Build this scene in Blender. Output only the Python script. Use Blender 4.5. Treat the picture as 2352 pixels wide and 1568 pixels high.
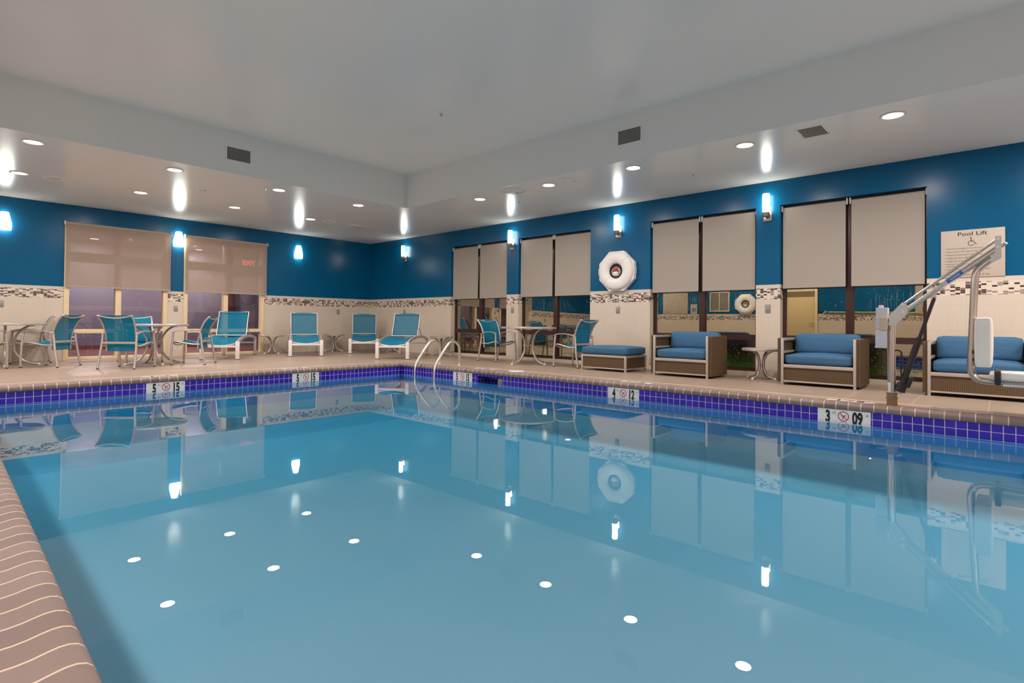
import bpy, bmesh, math, random
from mathutils import Vector, Matrix
random.seed(7)
PI = math.pi
S = bpy.context.scene
COL = S.collection
for o in list(bpy.data.objects):
    bpy.data.objects.remove(o)

# ------------------------------------------------------------------ camera, world, exposure
CAM_LOC = (-8.168, -12.334, 0.73)
yaw, pit, rol = 0.83984, 0.012954, 0.008644
fw = Vector((math.sin(yaw)*math.cos(pit), math.cos(yaw)*math.cos(pit), math.sin(pit)))
rt = fw.cross(Vector((0, 0, 1))).normalized()
up = rt.cross(fw)
r2 = math.cos(rol)*rt + math.sin(rol)*up
u2 = -math.sin(rol)*rt + math.cos(rol)*up
cd = bpy.data.cameras.new('camera')
cam = bpy.data.objects.new('camera', cd)
COL.objects.link(cam)
m = Matrix((r2, u2, -fw)).transposed().to_4x4()
m.translation = CAM_LOC
cam.matrix_world = m
cd.sensor_fit = 'HORIZONTAL'
cd.sensor_width = 36
cd.lens = 36*1254.23/2352
cd.shift_y = -(784-724.5)/2352
cd.clip_start = 0.05
cd.clip_end = 200
S.camera = cam

world = bpy.data.worlds.new('night_sky')
S.world = world
world.use_nodes = True
world.node_tree.nodes['Background'].inputs[0].default_value = (0.010, 0.016, 0.035, 1)
world.node_tree.nodes['Background'].inputs[1].default_value = 0.5

S.view_settings.view_transform = 'Standard'
S.view_settings.look = 'None'
S.view_settings.gamma = 1
S.view_settings.use_curve_mapping = False
S.view_settings.exposure = -0.03
CAN_W = 26.0          # watts of one recessed downlight
CAN_COL = (1.0, 0.90, 0.83)
SCONCE_E = 18.0       # emission of sconce glass
SCONCE_COL = (1.0, 0.98, 0.86)

# ------------------------------------------------------------------ materials
def lin(r, g, b):
    f = lambda c: (c/255/12.92) if c/255 <= .04045 else ((c/255+.055)/1.055)**2.4
    return (f(r), f(g), f(b), 1)

class N:
    """small node-building helper"""
    def __init__(s, name):
        s.mat = bpy.data.materials.new(name)
        s.mat.use_nodes = True
        s.t = s.mat.node_tree
        s.t.nodes.clear()
        s.out = s.n('ShaderNodeOutputMaterial')
    def n(s, typ, **kw):
        nd = s.t.nodes.new(typ)
        for k, v in kw.items():
            setattr(nd, k, v)
        return nd
    def l(s, a, b):
        s.t.links.new(a, b)
    def v(s, sock, val):
        if hasattr(val, 'links') or isinstance(val, bpy.types.NodeSocket):
            s.l(val, sock)
        else:
            sock.default_value = val
    def math(s, op, a, b=0.0, c=None):
        nd = s.n('ShaderNodeMath', operation=op)
        s.v(nd.inputs[0], a)
        s.v(nd.inputs[1], b)
        if c is not None:
            s.v(nd.inputs[2], c)
        return nd.outputs[0]
    def mix(s, f, a, b):
        nd = s.n('ShaderNodeMix', data_type='RGBA')
        s.v(nd.inputs[0], f)
        s.v(nd.inputs[6], a)
        s.v(nd.inputs[7], b)
        return nd.outputs[2]
    def pos(s):
        return s.n('ShaderNodeNewGeometry').outputs['Position']
    def obj(s):
        return s.n('ShaderNodeTexCoord').outputs['Object']
    def uv(s):
        return s.n('ShaderNodeTexCoord').outputs['UV']
    def sep(s, vec):
        nd = s.n('ShaderNodeSeparateXYZ')
        s.l(vec, nd.inputs[0])
        return nd.outputs
    def comb(s, x, y, z=0.0):
        nd = s.n('ShaderNodeCombineXYZ')
        for i, q in enumerate((x, y, z)):
            s.v(nd.inputs[i], q)
        return nd.outputs[0]
    def noise(s, vec, scale, detail=3, rough=.5):
        nd = s.n('ShaderNodeTexNoise')
        s.l(vec, nd.inputs['Vector'])
        nd.inputs['Scale'].default_value = scale
        nd.inputs['Detail'].default_value = detail
        nd.inputs['Roughness'].default_value = rough
        return nd.outputs[0]
    def ramp(s, f, stops, interp='LINEAR'):
        nd = s.n('ShaderNodeValToRGB')
        s.v(nd.inputs[0], f)
        cr = nd.color_ramp
        cr.interpolation = interp
        while len(cr.elements) < len(stops):
            cr.elements.new(.5)
        for e, (p, c) in zip(cr.elements, stops):
            e.position = p
            e.color = c
        return nd.outputs[0]
    def grid(s, u, period, width, off=0.0):
        """1 on the joint, 0 on the tile"""
        q = s.math('FRACT', s.math('DIVIDE', s.math('ADD', u, off), period))
        return s.math('LESS_THAN', q, width/period)
    def bump(s, h, dist=.001, strength=.5):
        nd = s.n('ShaderNodeBump')
        nd.inputs['Strength'].default_value = strength
        nd.inputs['Distance'].default_value = dist
        s.l(h, nd.inputs['Height'])
        return nd.outputs[0]
    def pbr(s, col, rough=.5, metal=0.0, spec=.5, normal=None, coat=0, emit=None, estr=0):
        b = s.n('ShaderNodeBsdfPrincipled')
        s.v(b.inputs['Base Color'], col)
        s.v(b.inputs['Roughness'], rough)
        s.v(b.inputs['Metallic'], metal)
        b.inputs['Specular IOR Level'].default_value = spec
        b.inputs['Coat Weight'].default_value = coat
        if normal is not None:
            s.l(normal, b.inputs['Normal'])
        if emit:
            b.inputs['Emission Color'].default_value = emit
            b.inputs['Emission Strength'].default_value = estr
        return b.outputs[0]
    def done(s, shader):
        s.l(shader, s.out.inputs[0])
        return s.mat

def plain(name, col, rough=.5, metal=0, spec=.5, grain=0.0, coat=0):
    k = N(name)
    c = col
    if grain:
        nz = k.noise(k.obj(), 60, 4)
        c = k.mix(nz, tuple(x*(1-grain) for x in col[:3])+(1,), tuple(min(1, x*(1+grain)) for x in col[:3])+(1,))
    return k.done(k.pbr(c, rough, metal, spec, coat=coat))

M = {}
# paint on walls: satin blue with roller texture; cream linen tile below with mosaic band
TILE_TOP = 1.297
def wall_blue():
    k = N('blue_satin_paint')
    p = k.pos()
    nz = k.noise(p, 3, 3)
    c = k.mix(nz, lin(0, 80, 121), lin(0, 88, 129))
    b = k.bump(k.noise(p, 130, 2), .002, .10)
    return k.done(k.pbr(c, .24, 0, .22, b))
def wall_tile():
    k = N('cream_linen_tile')
    p = k.pos()
    x, y, z = k.sep(p)
    u = k.math('ADD', x, y)
    streak = k.noise(k.comb(k.math('MULTIPLY', u, 90), 0.0, k.math('MULTIPLY', z, 2.0)), 1.6, 3)
    base = k.mix(streak, lin(200, 185, 168), lin(215, 201, 185))
    j = k.math('MAXIMUM', k.grid(u, .61, .004, 40.1), k.grid(z, .305, .004, 10.0))
    base = k.mix(j, base, lin(196, 182, 168))
    # mosaic of small bricks, neighbouring columns set half a row lower
    cw, rh = .0460, .0222
    ci = k.math('FLOOR', k.math('DIVIDE', k.math('ADD', u, 40), cw))
    half = k.math('MULTIPLY', k.math('MODULO', ci, 2.0), rh/2)
    zz = k.math('ADD', z, half)
    ri = k.math('FLOOR', k.math('DIVIDE', zz, rh))
    wn = k.n('ShaderNodeTexWhiteNoise', noise_dimensions='2D')
    k.l(k.comb(ci, ri), wn.inputs['Vector'])
    mc = k.ramp(wn.outputs['Value'], [(0, lin(218, 204, 190)), (.42, lin(150, 134, 120)), (.68, lin(54, 36, 30)), (.97, lin(120, 106, 96))], 'CONSTANT')
    gj = k.math('MAXIMUM', k.grid(k.math('ADD', u, 40), cw, .003), k.grid(zz, rh, .0028))
    mc = k.mix(gj, mc, lin(210, 196, 182))
    inb = k.math('MULTIPLY', k.math('GREATER_THAN', z, 1.092), k.math('LESS_THAN', z, 1.245))
    c = k.mix(inb, base, mc)
    return k.done(k.pbr(c, .30, 0, .5))
M['blue'] = wall_blue()
M['tile'] = wall_tile()
def ceil():
    k = N('white_gloss_ceiling_paint')
    p = k.pos()
    x, y, z = k.sep(p)
    c = k.mix(k.noise(p, .7, 3), lin(231, 231, 227), lin(236, 236, 232))
    b = k.bump(k.noise(k.comb(k.math('MULTIPLY', x, .35), y, z), 45, 2), .003, .12)
    return k.done(k.pbr(c, .20, 0, .5, b))
M['ceil'] = ceil()
def floor():
    k = N('beige_deck_tile')
    p = k.pos()
    x, y, z = k.sep(p)
    nz = k.noise(k.comb(k.math('MULTIPLY', x, .4), y, z), 5, 5)
    c = k.mix(nz, lin(146, 127, 112), lin(163, 143, 127))
    j = k.math('MAXIMUM', k.grid(k.math('ADD', y, 22.06), .545, .006), k.grid(k.math('ADD', x, 20.02), .545, .005))
    c = k.mix(k.math('MULTIPLY', j, .45), c, lin(214, 192, 170))
    return k.done(k.pbr(c, .38, 0, .4, k.bump(k.noise(p, 60, 3), .001, .15)))
M['floor'] = floor()
def coping():
    k = N('mauve_brown_coping_tile')
    u, v, _ = k.sep(k.uv())
    p = k.pos()
    ti = k.math('FLOOR', k.math('DIVIDE', u, .1))
    wn = k.n('ShaderNodeTexWhiteNoise', noise_dimensions='1D')
    k.l(ti, wn.inputs['W'])
    c = k.mix(wn.outputs['Value'], lin(120, 101, 96), lin(142, 121, 114))
    c = k.mix(k.math('MULTIPLY', k.noise(p, 28, 5, .6), .55), c, lin(120, 104, 102))
    j = k.grid(u, .1, .0075)
    c = k.mix(j, c, lin(204, 182, 158))
    h = k.math('SUBTRACT', k.math('MULTIPLY', k.noise(p, 120, 3), .15), j)
    return k.done(k.pbr(c, .55, 0, .2, k.bump(h, .002, .5)))
M['coping'] = coping()
def band():
    k = N('cobalt_waterline_tile')
    u, v, _ = k.sep(k.uv())
    ci = k.math('FLOOR', k.math('DIVIDE', u, .0735))
    ri = k.math('FLOOR', k.math('DIVIDE', v, .0675))
    wn = k.n('ShaderNodeTexWhiteNoise', noise_dimensions='2D')
    k.l(k.comb(ci, ri), wn.inputs['Vector'])
    c = k.mix(wn.outputs['Value'], lin(38, 20, 150), lin(54, 30, 176))
    j = k.math('MAXIMUM', k.grid(u, .0735, .0055), k.grid(v, .0675, .0045))
    c = k.mix(j, c, lin(190, 178, 186))
    return k.done(k.pbr(c, .18, 0, .5))
M['band'] = band()
def plaster():
    k = N('pale_grey_pool_plaster')
    p = k.pos()
    c = k.mix(k.noise(p, 1.2, 5, .6), lin(185, 168, 177), lin(193, 176, 185))
    return k.done(k.pbr(c, .7, 0, .2))
M['plaster'] = plaster()
M['plaster_wall'] = plain('water_tint_wall_plaster', lin(58, 142, 192), .7, 0, .2)  # blue of the water by the tile band put into the wall colour
def water():
    k = N('pool_water_surface')
    p = k.pos()
    b = k.bump(k.noise(p, .9, 1), .004, .025)
    fr = k.n('ShaderNodeFresnel')
    bk = k.n('ShaderNodeNewGeometry').outputs['Backfacing']
    k.l(k.math('ADD', 1.33, k.math('MULTIPLY', bk, 1/1.33-1.33)), fr.inputs['IOR'])
    k.l(b, fr.inputs['Normal'])
    g = k.n('ShaderNodeBsdfGlossy')
    g.inputs['Roughness'].default_value = 0.0
    g.inputs['Color'].default_value = (1, 1, 1, 1)
    k.l(b, g.inputs['Normal'])
    t = k.n('ShaderNodeBsdfTransparent')
    t.inputs['Color'].default_value = (.97, .99, 1, 1)
    mx = k.n('ShaderNodeMixShader')
    k.l(fr.outputs[0], mx.inputs[0])
    k.l(t.outputs[0], mx.inputs[1])
    k.l(g.outputs[0], mx.inputs[2])
    va = k.n('ShaderNodeVolumeAbsorption')
    va.inputs['Color'].default_value = (.10, .833, .967, 1)
    va.inputs['Density'].default_value = .60
    k.l(va.outputs[0], k.out.inputs['Volume'])
    return k.done(mx.outputs[0])
M['water'] = water()
def glass(name, gain, tint, drops, cap, rcol=(1, 1, 1, 1)):
    k = N(name)
    fr = k.n('ShaderNodeFresnel')
    fr.inputs['IOR'].default_value = 1.5
    f = k.math('MINIMUM', k.math('MULTIPLY', fr.outputs[0], gain), cap)
    g = k.n('ShaderNodeBsdfGlossy')
    g.inputs['Roughness'].default_value = 0.0
    g.inputs['Color'].default_value = rcol
    t = k.n('ShaderNodeBsdfTransparent')
    t.inputs['Color'].default_value = tint
    mx = k.n('ShaderNodeMixShader')
    k.l(f, mx.inputs[0])
    k.l(t.outputs[0], mx.inputs[1])
    k.l(g.outputs[0], mx.inputs[2])
    sh = mx.outputs[0]
    if drops:
        p = k.pos()
        sp = k.math('GREATER_THAN', k.noise(p, 75, 1), .72)
        cl = k.math('GREATER_THAN', k.noise(p, 1.7, 2), .52)
        px, py, pz = k.sep(p)
        stq = k.math('GREATER_THAN', k.noise(k.comb(px, k.math('MULTIPLY', py, 55), k.math('MULTIPLY', pz, 3)), 1.0, 2), .56)
        cl2 = k.math('MULTIPLY', k.math('GREATER_THAN', k.noise(p, .8, 1), .48), k.math('GREATER_THAN', pz, .95))
        d = k.n('ShaderNodeBsdfDiffuse')
        d.inputs[0].default_value = (.75, .75, .68, 1)
        m2 = k.n('ShaderNodeMixShader')
        k.l(k.math('MAXIMUM', k.math('MULTIPLY', k.math('MULTIPLY', sp, cl), .5), k.math('MULTIPLY', k.math('MULTIPLY', stq, cl2), .06)), m2.inputs[0])
        k.l(sh, m2.inputs[1])
        k.l(d.outputs[0], m2.inputs[2])
        sh = m2.outputs[0]
    return k.done(sh)
M['glass_r'] = glass('wet_double_glazing', 9.0, (.85, .9, .85, 1), True, .42, (1, .92, .70, 1))
M['glass_l'] = glass('interior_window_glass', 1.6, (.92, .92, .95, 1), False, .8)
def fabric(name, c1, c2, scale, trans, transp, rough=.8):
    """woven sling or shade cloth: diffuse + light passing through + open mesh"""
    k = N(name)
    p = k.obj()
    c = k.mix(k.noise(p, scale, 3), c1, c2)
    b = k.pbr(c, rough, 0, .25)
    tr = k.n('ShaderNodeBsdfTranslucent')
    k.v(tr.inputs[0], c)
    m1 = k.n('ShaderNodeMixShader')
    m1.inputs[0].default_value = trans
    k.l(b, m1.inputs[1])
    k.l(tr.outputs[0], m1.inputs[2])
    tp = k.n('ShaderNodeBsdfTransparent')
    m2 = k.n('ShaderNodeMixShader')
    m2.inputs[0].default_value = transp
    k.l(m1.outputs[0], m2.inputs[1])
    k.l(tp.outputs[0], m2.inputs[2])
    return k.done(m2.outputs[0])
M['sling'] = fabric('teal_mesh_sling', lin(0, 124, 158), lin(0, 134, 168), 300, .22, .27)
M['sling_open'] = fabric('open_teal_mesh_sling', lin(0, 124, 158), lin(0, 134, 168), 300, .22, .42)
M['sling_dark'] = fabric('teal_sling_hem', lin(0, 84, 116), lin(0, 92, 124), 300, .1, .0)
M['shade_r'] = fabric('greige_shade_cloth', lin(166, 156, 146), lin(174, 164, 154), 250, .10, .0)
M['shade_l'] = fabric('sheer_greige_shade_cloth', lin(182, 164, 150), lin(190, 172, 158), 250, .30, .35)
M['silver'] = plain('brushed_silver_paint', lin(196, 184, 178), .36, .55, .5, .05)
M['white_metal'] = plain('white_powder_coat', lin(226, 218, 214), .35, 0, .5)
M['white_plastic'] = plain('white_plastic', lin(224, 214, 208), .38, 0, .5)
M['white_trim'] = plain('white_trim', lin(226, 222, 216), .4)
M['grey_plate'] = plain('grey_cover_plate', lin(150, 146, 144), .35, .3)
M['steel'] = plain('polished_stainless_steel', lin(226, 220, 212), .22, .9)
M['brushed'] = plain('brushed_stainless_steel', lin(206, 194, 184), .24, .95)
M['plate'] = plain('satin_steel_plate', lin(206, 198, 190), .42, .55)
M['brass'] = plain('tarnished_brass_socket', lin(150, 126, 92), .35, .8)
M['nickel'] = plain('brushed_nickel', lin(176, 164, 146), .3, .9)
M['black'] = plain('black_plastic', lin(26, 24, 24), .45)
M['rubber'] = plain('dark_rubber', lin(36, 32, 32), .7)
M['actuator'] = plain('dark_brown_anodised_tube', lin(52, 42, 42), .35, .3)
M['beige'] = plain('beige_plastic', lin(206, 178, 142), .5)
M['boxgrey'] = plain('light_grey_plastic_box', lin(206, 198, 204), .42)
M['bronze'] = plain('dark_bronze_window_frame', lin(64, 38, 34), .35, .2)
M['cream'] = plain('cream_painted_frame', lin(226, 204, 166), .4)
M['ink'] = plain('black_ink', lin(22, 18, 18), .6)
M['greyink'] = plain('grey_ink', lin(110, 98, 92), .7)
M['red'] = plain('red_ink', lin(196, 40, 36), .5)
M['marker'] = plain('white_marker_tile', lin(226, 222, 220), .25)
M['sign'] = plain('cream_sign_board', lin(186, 172, 158), .5)
M['bluelabel'] = plain('blue_sticker', lin(40, 100, 180), .4)
M['dark'] = plain('dark_inside', lin(30, 28, 27), .8)  # near-black in place of shade behind grilles and in the life ring
M['grille'] = plain('grey_grille_metal', lin(170, 166, 160), .4, .3)
M['lavender'] = plain('lavender_wall_paint', lin(140, 130, 146), .6, 0, .3)
M['lavender_low'] = plain('violet_wainscot_paint', lin(124, 114, 138), .6, 0, .3)
M['maroon'] = plain('maroon_base_board', lin(98, 40, 44), .5)
M['yellow'] = plain('yellow_fibreglass_pole', lin(214, 190, 20), .4)
M['doorpaint'] = plain('tan_door_paint', lin(206, 184, 136), .45)
M['doordark'] = plain('olive_door_band', lin(120, 104, 60), .5)
M['concrete'] = plain('concrete', lin(128, 126, 122), .8, grain=.1)
M['ringwhite'] = plain('white_ring_vinyl', lin(230, 224, 220), .45)
M['rope'] = plain('grey_rope', lin(170, 168, 168), .8, grain=.3)
M['caulk'] = plain('white_joint', lin(236, 214, 194), .6)
def woodfloor():
    k = N('red_brown_plank_floor')
    p = k.pos()
    x, y, z = k.sep(p)
    c = k.mix(k.noise(k.comb(x, k.math('MULTIPLY', y, 12), z), 2, 4), lin(104, 52, 48), lin(150, 92, 82))
    return k.done(k.pbr(c, .3))
M['woodfloor'] = woodfloor()
def lawn():
    k = N('grass_blades')
    p = k.obj()
    c = k.mix(k.noise(p, 9, 4), lin(36, 92, 20), lin(92, 140, 44))
    return k.done(k.pbr(c, .7, 0, .3))
M['grass'] = lawn()
def wicker():
    k = N('brown_wicker_weave')
    x, y, z = k.sep(k.obj())
    u = k.math('SUBTRACT', x, y)
    cw, rh = .017, .0085
    ci = k.math('FLOOR', k.math('DIVIDE', k.math('ADD', u, 20), cw))
    half = k.math('MULTIPLY', k.math('MODULO', ci, 2.0), rh/2)
    a = k.math('ABSOLUTE', k.math('SINE', k.math('MULTIPLY', k.math('ADD', k.math('ADD', z, 5), half), PI/rh)))
    b = k.math('ABSOLUTE', k.math('SINE', k.math('MULTIPLY', k.math('ADD', u, 20), PI/cw)))
    h = k.math('MULTIPLY', k.math('POWER', a, .5), k.math('POWER', b, .35))
    c = k.ramp(h, [(.15, lin(30, 20, 10)), (.55, lin(80, 60, 36)), (1, lin(110, 85, 52))])
    return k.done(k.pbr(c, .5, 0, .4, k.bump(h, .003, .8)))
M['wicker'] = wicker()
def cushion_cloth():
    k = N('steel_blue_outdoor_fabric')
    x, y, z = k.sep(k.obj())
    st = k.noise(k.comb(k.math('MULTIPLY', x, 3), k.math('MULTIPLY', y, 3), k.math('MULTIPLY', z, 160)), 1.0, 3)
    c = k.mix(st, lin(50, 88, 122), lin(68, 108, 142))
    wr = k.noise(k.comb(k.math('MULTIPLY', x, 2), k.math('MULTIPLY', y, 9), k.math('MULTIPLY', z, 2)), 1.5, 3)
    return k.done(k.pbr(c, .75, 0, .25, k.bump(wr, .02, .35)))
M['cushion'] = cushion_cloth()
def emis(name, col, s):
    k = N(name)
    e = k.n('ShaderNodeEmission')
    e.inputs[0].default_value = tuple(col)+(1,)
    e.inputs[1].default_value = s
    return k.done(e.outputs[0])
M['can_lens'] = emis('lit_downlight_lens', CAN_COL, 14)
M['sconce_glass'] = emis('lit_frosted_glass', SCONCE_COL, SCONCE_E)
M['exit_red'] = emis('lit_red_letters', (1, .06, .05), 6)
M['tabletop'] = plain('grey_speckled_table_top', lin(168, 160, 154), .3, .2, .5, .12)

# ------------------------------------------------------------------ mesh helpers
class MB:
    """collects shapes; build() links them as ONE mesh object"""
    def __init__(s):
        s.v = []
        s.f = []
        s.uv = []
        s.mi = []
        s.cur = 0
    def add(s, verts, faces, uvs=None):
        o = len(s.v)
        s.v += [tuple(p) for p in verts]
        for i, f in enumerate(faces):
            s.f.append([a+o for a in f])
            s.uv.append(uvs[i] if uvs else None)
            s.mi.append(s.cur)
        return s
    def box(s, a, b, bev=0.0):
        x0, y0, z0 = [min(p, q) for p, q in zip(a, b)]
        x1, y1, z1 = [max(p, q) for p, q in zip(a, b)]
        if bev:
            bm = bmesh.new()
            bmesh.ops.create_cube(bm, size=1)
            for q in bm.verts:
                q.co = Vector(((q.co.x+.5)*(x1-x0)+x0, (q.co.y+.5)*(y1-y0)+y0, (q.co.z+.5)*(z1-z0)+z0))
            bmesh.ops.bevel(bm, geom=bm.edges[:]+bm.verts[:], offset=bev, segments=2, profile=.6, affect='EDGES', clamp_overlap=True)
            bm.verts.index_update()
            s.add([q.co for q in bm.verts], [[q.index for q in f.verts] for f in bm.faces])
            bm.free()
            return s
        V = [(x0, y0, z0), (x1, y0, z0), (x1, y1, z0), (x0, y1, z0), (x0, y0, z1), (x1, y0, z1), (x1, y1, z1), (x0, y1, z1)]
        return s.add(V, [(0, 3, 2, 1), (4, 5, 6, 7), (0, 1, 5, 4), (1, 2, 6, 5), (2, 3, 7, 6), (3, 0, 4, 7)])
    def quad(s, a, b, c, d, uv=None):
        return s.add([a, b, c, d], [(0, 1, 2, 3)], [uv] if uv else None)
    def tube(s, pts, r, n=10, prof=None, ref=(0, 0, 1), closed=False, cap=True):
        pts = [Vector(p) for p in pts]
        m_ = len(pts)
        if prof is None:
            prof = [(math.cos(2*PI*i/n), math.sin(2*PI*i/n)) for i in range(n)]
            pr = lambda k: [(c*(r[k] if isinstance(r, (list, tuple)) else r), d*(r[k] if isinstance(r, (list, tuple)) else r)) for c, d in prof]
        else:
            pr = lambda k: prof
        n = len(prof)
        T = []
        for i in range(m_):
            if closed:
                t = pts[(i+1) % m_]-pts[i-1]
            else:
                t = pts[min(i+1, m_-1)]-pts[max(i-1, 0)]
            T.append(t.normalized())
        nrm = Vector(ref)
        if abs(nrm.dot(T[0])) > .95:
            nrm = Vector((1, 0, 0)) if abs(T[0].x) < .9 else Vector((0, 1, 0))
        V = []
        for i in range(m_):
            nrm = (nrm-T[i]*nrm.dot(T[i])).normalized()
            bi = T[i].cross(nrm)
            for c, d in pr(i):
                V.append(pts[i]+bi*c+nrm*d)
        F = []
        for i in range(m_ if closed else m_-1):
            j = (i+1) % m_
            for k in range(n):
                F.append((i*n+k, i*n+(k+1) % n, j*n+(k+1) % n, j*n+k))
        if cap and not closed:
            F.append(tuple(reversed(range(n))))
            F.append(tuple((m_-1)*n+k for k in range(n)))
        return s.add(V, F)
    def lathe(s, prof, c=(0, 0, 0), n=32, axis='z', cap=True):
        V, F = [], []
        for r, h in prof:
            for k in range(n):
                a = 2*PI*k/n
                p = (r*math.cos(a), r*math.sin(a), h)
                if axis == 'x':
                    p = (p[2], p[0], p[1])
                if axis == 'y':
                    p = (p[1], p[2], p[0])
                V.append((p[0]+c[0], p[1]+c[1], p[2]+c[2]))
        m_ = len(prof)
        for i in range(m_-1):
            for k in range(n):
                F.append((i*n+k, i*n+(k+1) % n, (i+1)*n+(k+1) % n, (i+1)*n+k))
        if cap:
            F.append(tuple(reversed(range(n))))
            F.append(tuple((m_-1)*n+k for k in range(n)))
        return s.add(V, F)
    def prism(s, pts, vec):
        """extrude a planar outline by vec"""
        n = len(pts)
        V = [Vector(p) for p in pts]+[Vector(p)+Vector(vec) for p in pts]
        F = [tuple(reversed(range(n))), tuple(range(n, 2*n))]
        for k in range(n):
            F.append((k, (k+1) % n, n+(k+1) % n, n+k))
        return s.add(V, F)
    def sheet(s, fn, nu, nv, th=.004):
        """thin curved cloth: fn(u,v)->point, thickened along its normal"""
        P = [[Vector(fn(i/nu, j/nv)) for j in range(nv+1)] for i in range(nu+1)]
        V, F = [], []
        def nr(i, j):
            a = P[min(i+1, nu)][j]-P[max(i-1, 0)][j]
            b = P[i][min(j+1, nv)]-P[i][max(j-1, 0)]
            return a.cross(b).normalized()
        for sg in (.5, -.5):
            for i in range(nu+1):
                for j in range(nv+1):
                    V.append(P[i][j]+nr(i, j)*th*sg)
        w = nv+1
        o = (nu+1)*w
        for i in range(nu):
            for j in range(nv):
                a = i*w+j
                F.append((a, a+w, a+w+1, a+1))
                F.append((o+a, o+a+1, o+a+w+1, o+a+w))
        for i in range(nu):
            for j in (0, nv):
                a = i*w+j
                F.append((a, o+a, o+a+w, a+w) if j == 0 else (a, a+w, o+a+w, o+a))
        for j in range(nv):
            for i in (0, nu):
                a = i*w+j
                F.append((a, a+1, o+a+1, o+a) if i == 0 else (a, o+a, o+a+1, a+1))
        return s.add(V, F)
    def pillow(s, c, h, r, bulge=(0, 0, 0), rot=None, n=10):
        """rounded cushion, centre c, half sizes h, corner radius r, bulge per axis"""
        bm = bmesh.new()
        bmesh.ops.create_cube(bm, size=2)
        bmesh.ops.subdivide_edges(bm, edges=bm.edges[:], cuts=n, use_grid_fill=True)
        h = Vector(h)
        for q in bm.verts:
            p = Vector((q.co.x*h.x, q.co.y*h.y, q.co.z*h.z))
            inn = Vector([max(-(h[i]-r), min(h[i]-r, p[i])) for i in range(3)])
            d = p-inn
            p2 = inn+d.normalized()*r if d.length > 1e-6 else p
            t = [1-min(1, abs(p2[i])/h[i])**2 for i in range(3)]
            p2.x += math.copysign(bulge[0]*t[1]*t[2], p2.x)*(abs(p2.x)/h.x)
            p2.y += math.copysign(bulge[1]*t[0]*t[2], p2.y)*(abs(p2.y)/h.y)
            p2.z += math.copysign(bulge[2]*t[0]*t[1], p2.z)*(abs(p2.z)/h.z)
            if rot:
                p2 = rot @ p2
            q.co = p2+Vector(c)
        bm.verts.index_update()
        s.add([q.co for q in bm.verts], [[q.index for q in f.verts] for f in bm.faces])
        bm.free()
        return s
    def text(s, txt, org, right, upv, size, sx=1.0, align='LEFT', bold=0.0, depth=.0012):
        cu = bpy.data.curves.new('t', 'FONT')
        cu.body = txt
        cu.size = 1
        cu.align_x = align
        cu.offset = bold
        cu.extrude = 0
        cu.resolution_u = 3
        ob = bpy.data.objects.new('t', cu)
        me = bpy.data.meshes.new_from_object(ob)
        right, upv, org = Vector(right), Vector(upv), Vector(org)
        nrm = right.cross(upv)
        V = [org+right*(q.co.x*size*sx)+upv*(q.co.y*size)+nrm*depth for q in me.vertices]
        s.add(V, [tuple(p.vertices) for p in me.polygons])
        bpy.data.objects.remove(ob)
        bpy.data.curves.remove(cu)
        bpy.data.meshes.remove(me)
        return s
    def build(s, name, mat, parent=None, smooth=38, loc=None, flip=None, weld=False):
        me = bpy.data.meshes.new(name)
        me.from_pydata(s.v, [], s.f)
        mats = mat if isinstance(mat, (list, tuple)) else [mat]
        for q in mats:
            me.materials.append(q)
        if any(s.mi):
            me.polygons.foreach_set('material_index', s.mi)
        if any(u is not None for u in s.uv):
            lay = me.uv_layers.new(name='UVMap')
            for p, u in zip(me.polygons, s.uv):
                if u:
                    for li, c in zip(p.loop_indices, u):
                        lay.data[li].uv = c
        me.validate()
        bm = bmesh.new()
        bm.from_mesh(me)
        if weld:
            bmesh.ops.remove_doubles(bm, verts=bm.verts[:], dist=1e-5)
        if not any(u is not None for u in s.uv):
            bmesh.ops.recalc_face_normals(bm, faces=bm.faces[:])
        if flip:                      # flat sheets: make the front side face this way
            bm.normal_update()
            for fc in bm.faces:
                if fc.normal.dot(Vector(flip)) < 0:
                    fc.normal_flip()
        bm.to_mesh(me)
        bm.free()
        if smooth:
            me.polygons.foreach_set('use_smooth', [True]*len(me.polygons))
            me.set_sharp_from_angle(angle=math.radians(smooth))
        me.update()
        o = bpy.data.objects.new(name, me)
        COL.objects.link(o)
        if parent is not None:
            o.parent = parent
        if loc:
            o.location = loc
        return o

def crv(pts, k=6, closed=False):
    """Catmull-Rom through points"""
    P = [Vector(p) for p in pts]
    n = len(P)
    out = []
    rng = range(n) if closed else range(n-1)
    for i in rng:
        p0 = P[i-1] if (closed or i > 0) else P[0]*2-P[1]
        p1 = P[i]
        p2 = P[(i+1) % n]
        p3 = P[(i+2) % n] if (closed or i+2 < n) else P[-1]*2-P[-2]
        for j in range(k):
            t = j/k
            out.append(.5*((2*p1)+(p2-p0)*t+(2*p0-5*p1+4*p2-p3)*t*t+(3*p1-p0-3*p2+p3)*t**3))
    if not closed:
        out.append(P[-1])
    return out

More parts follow.
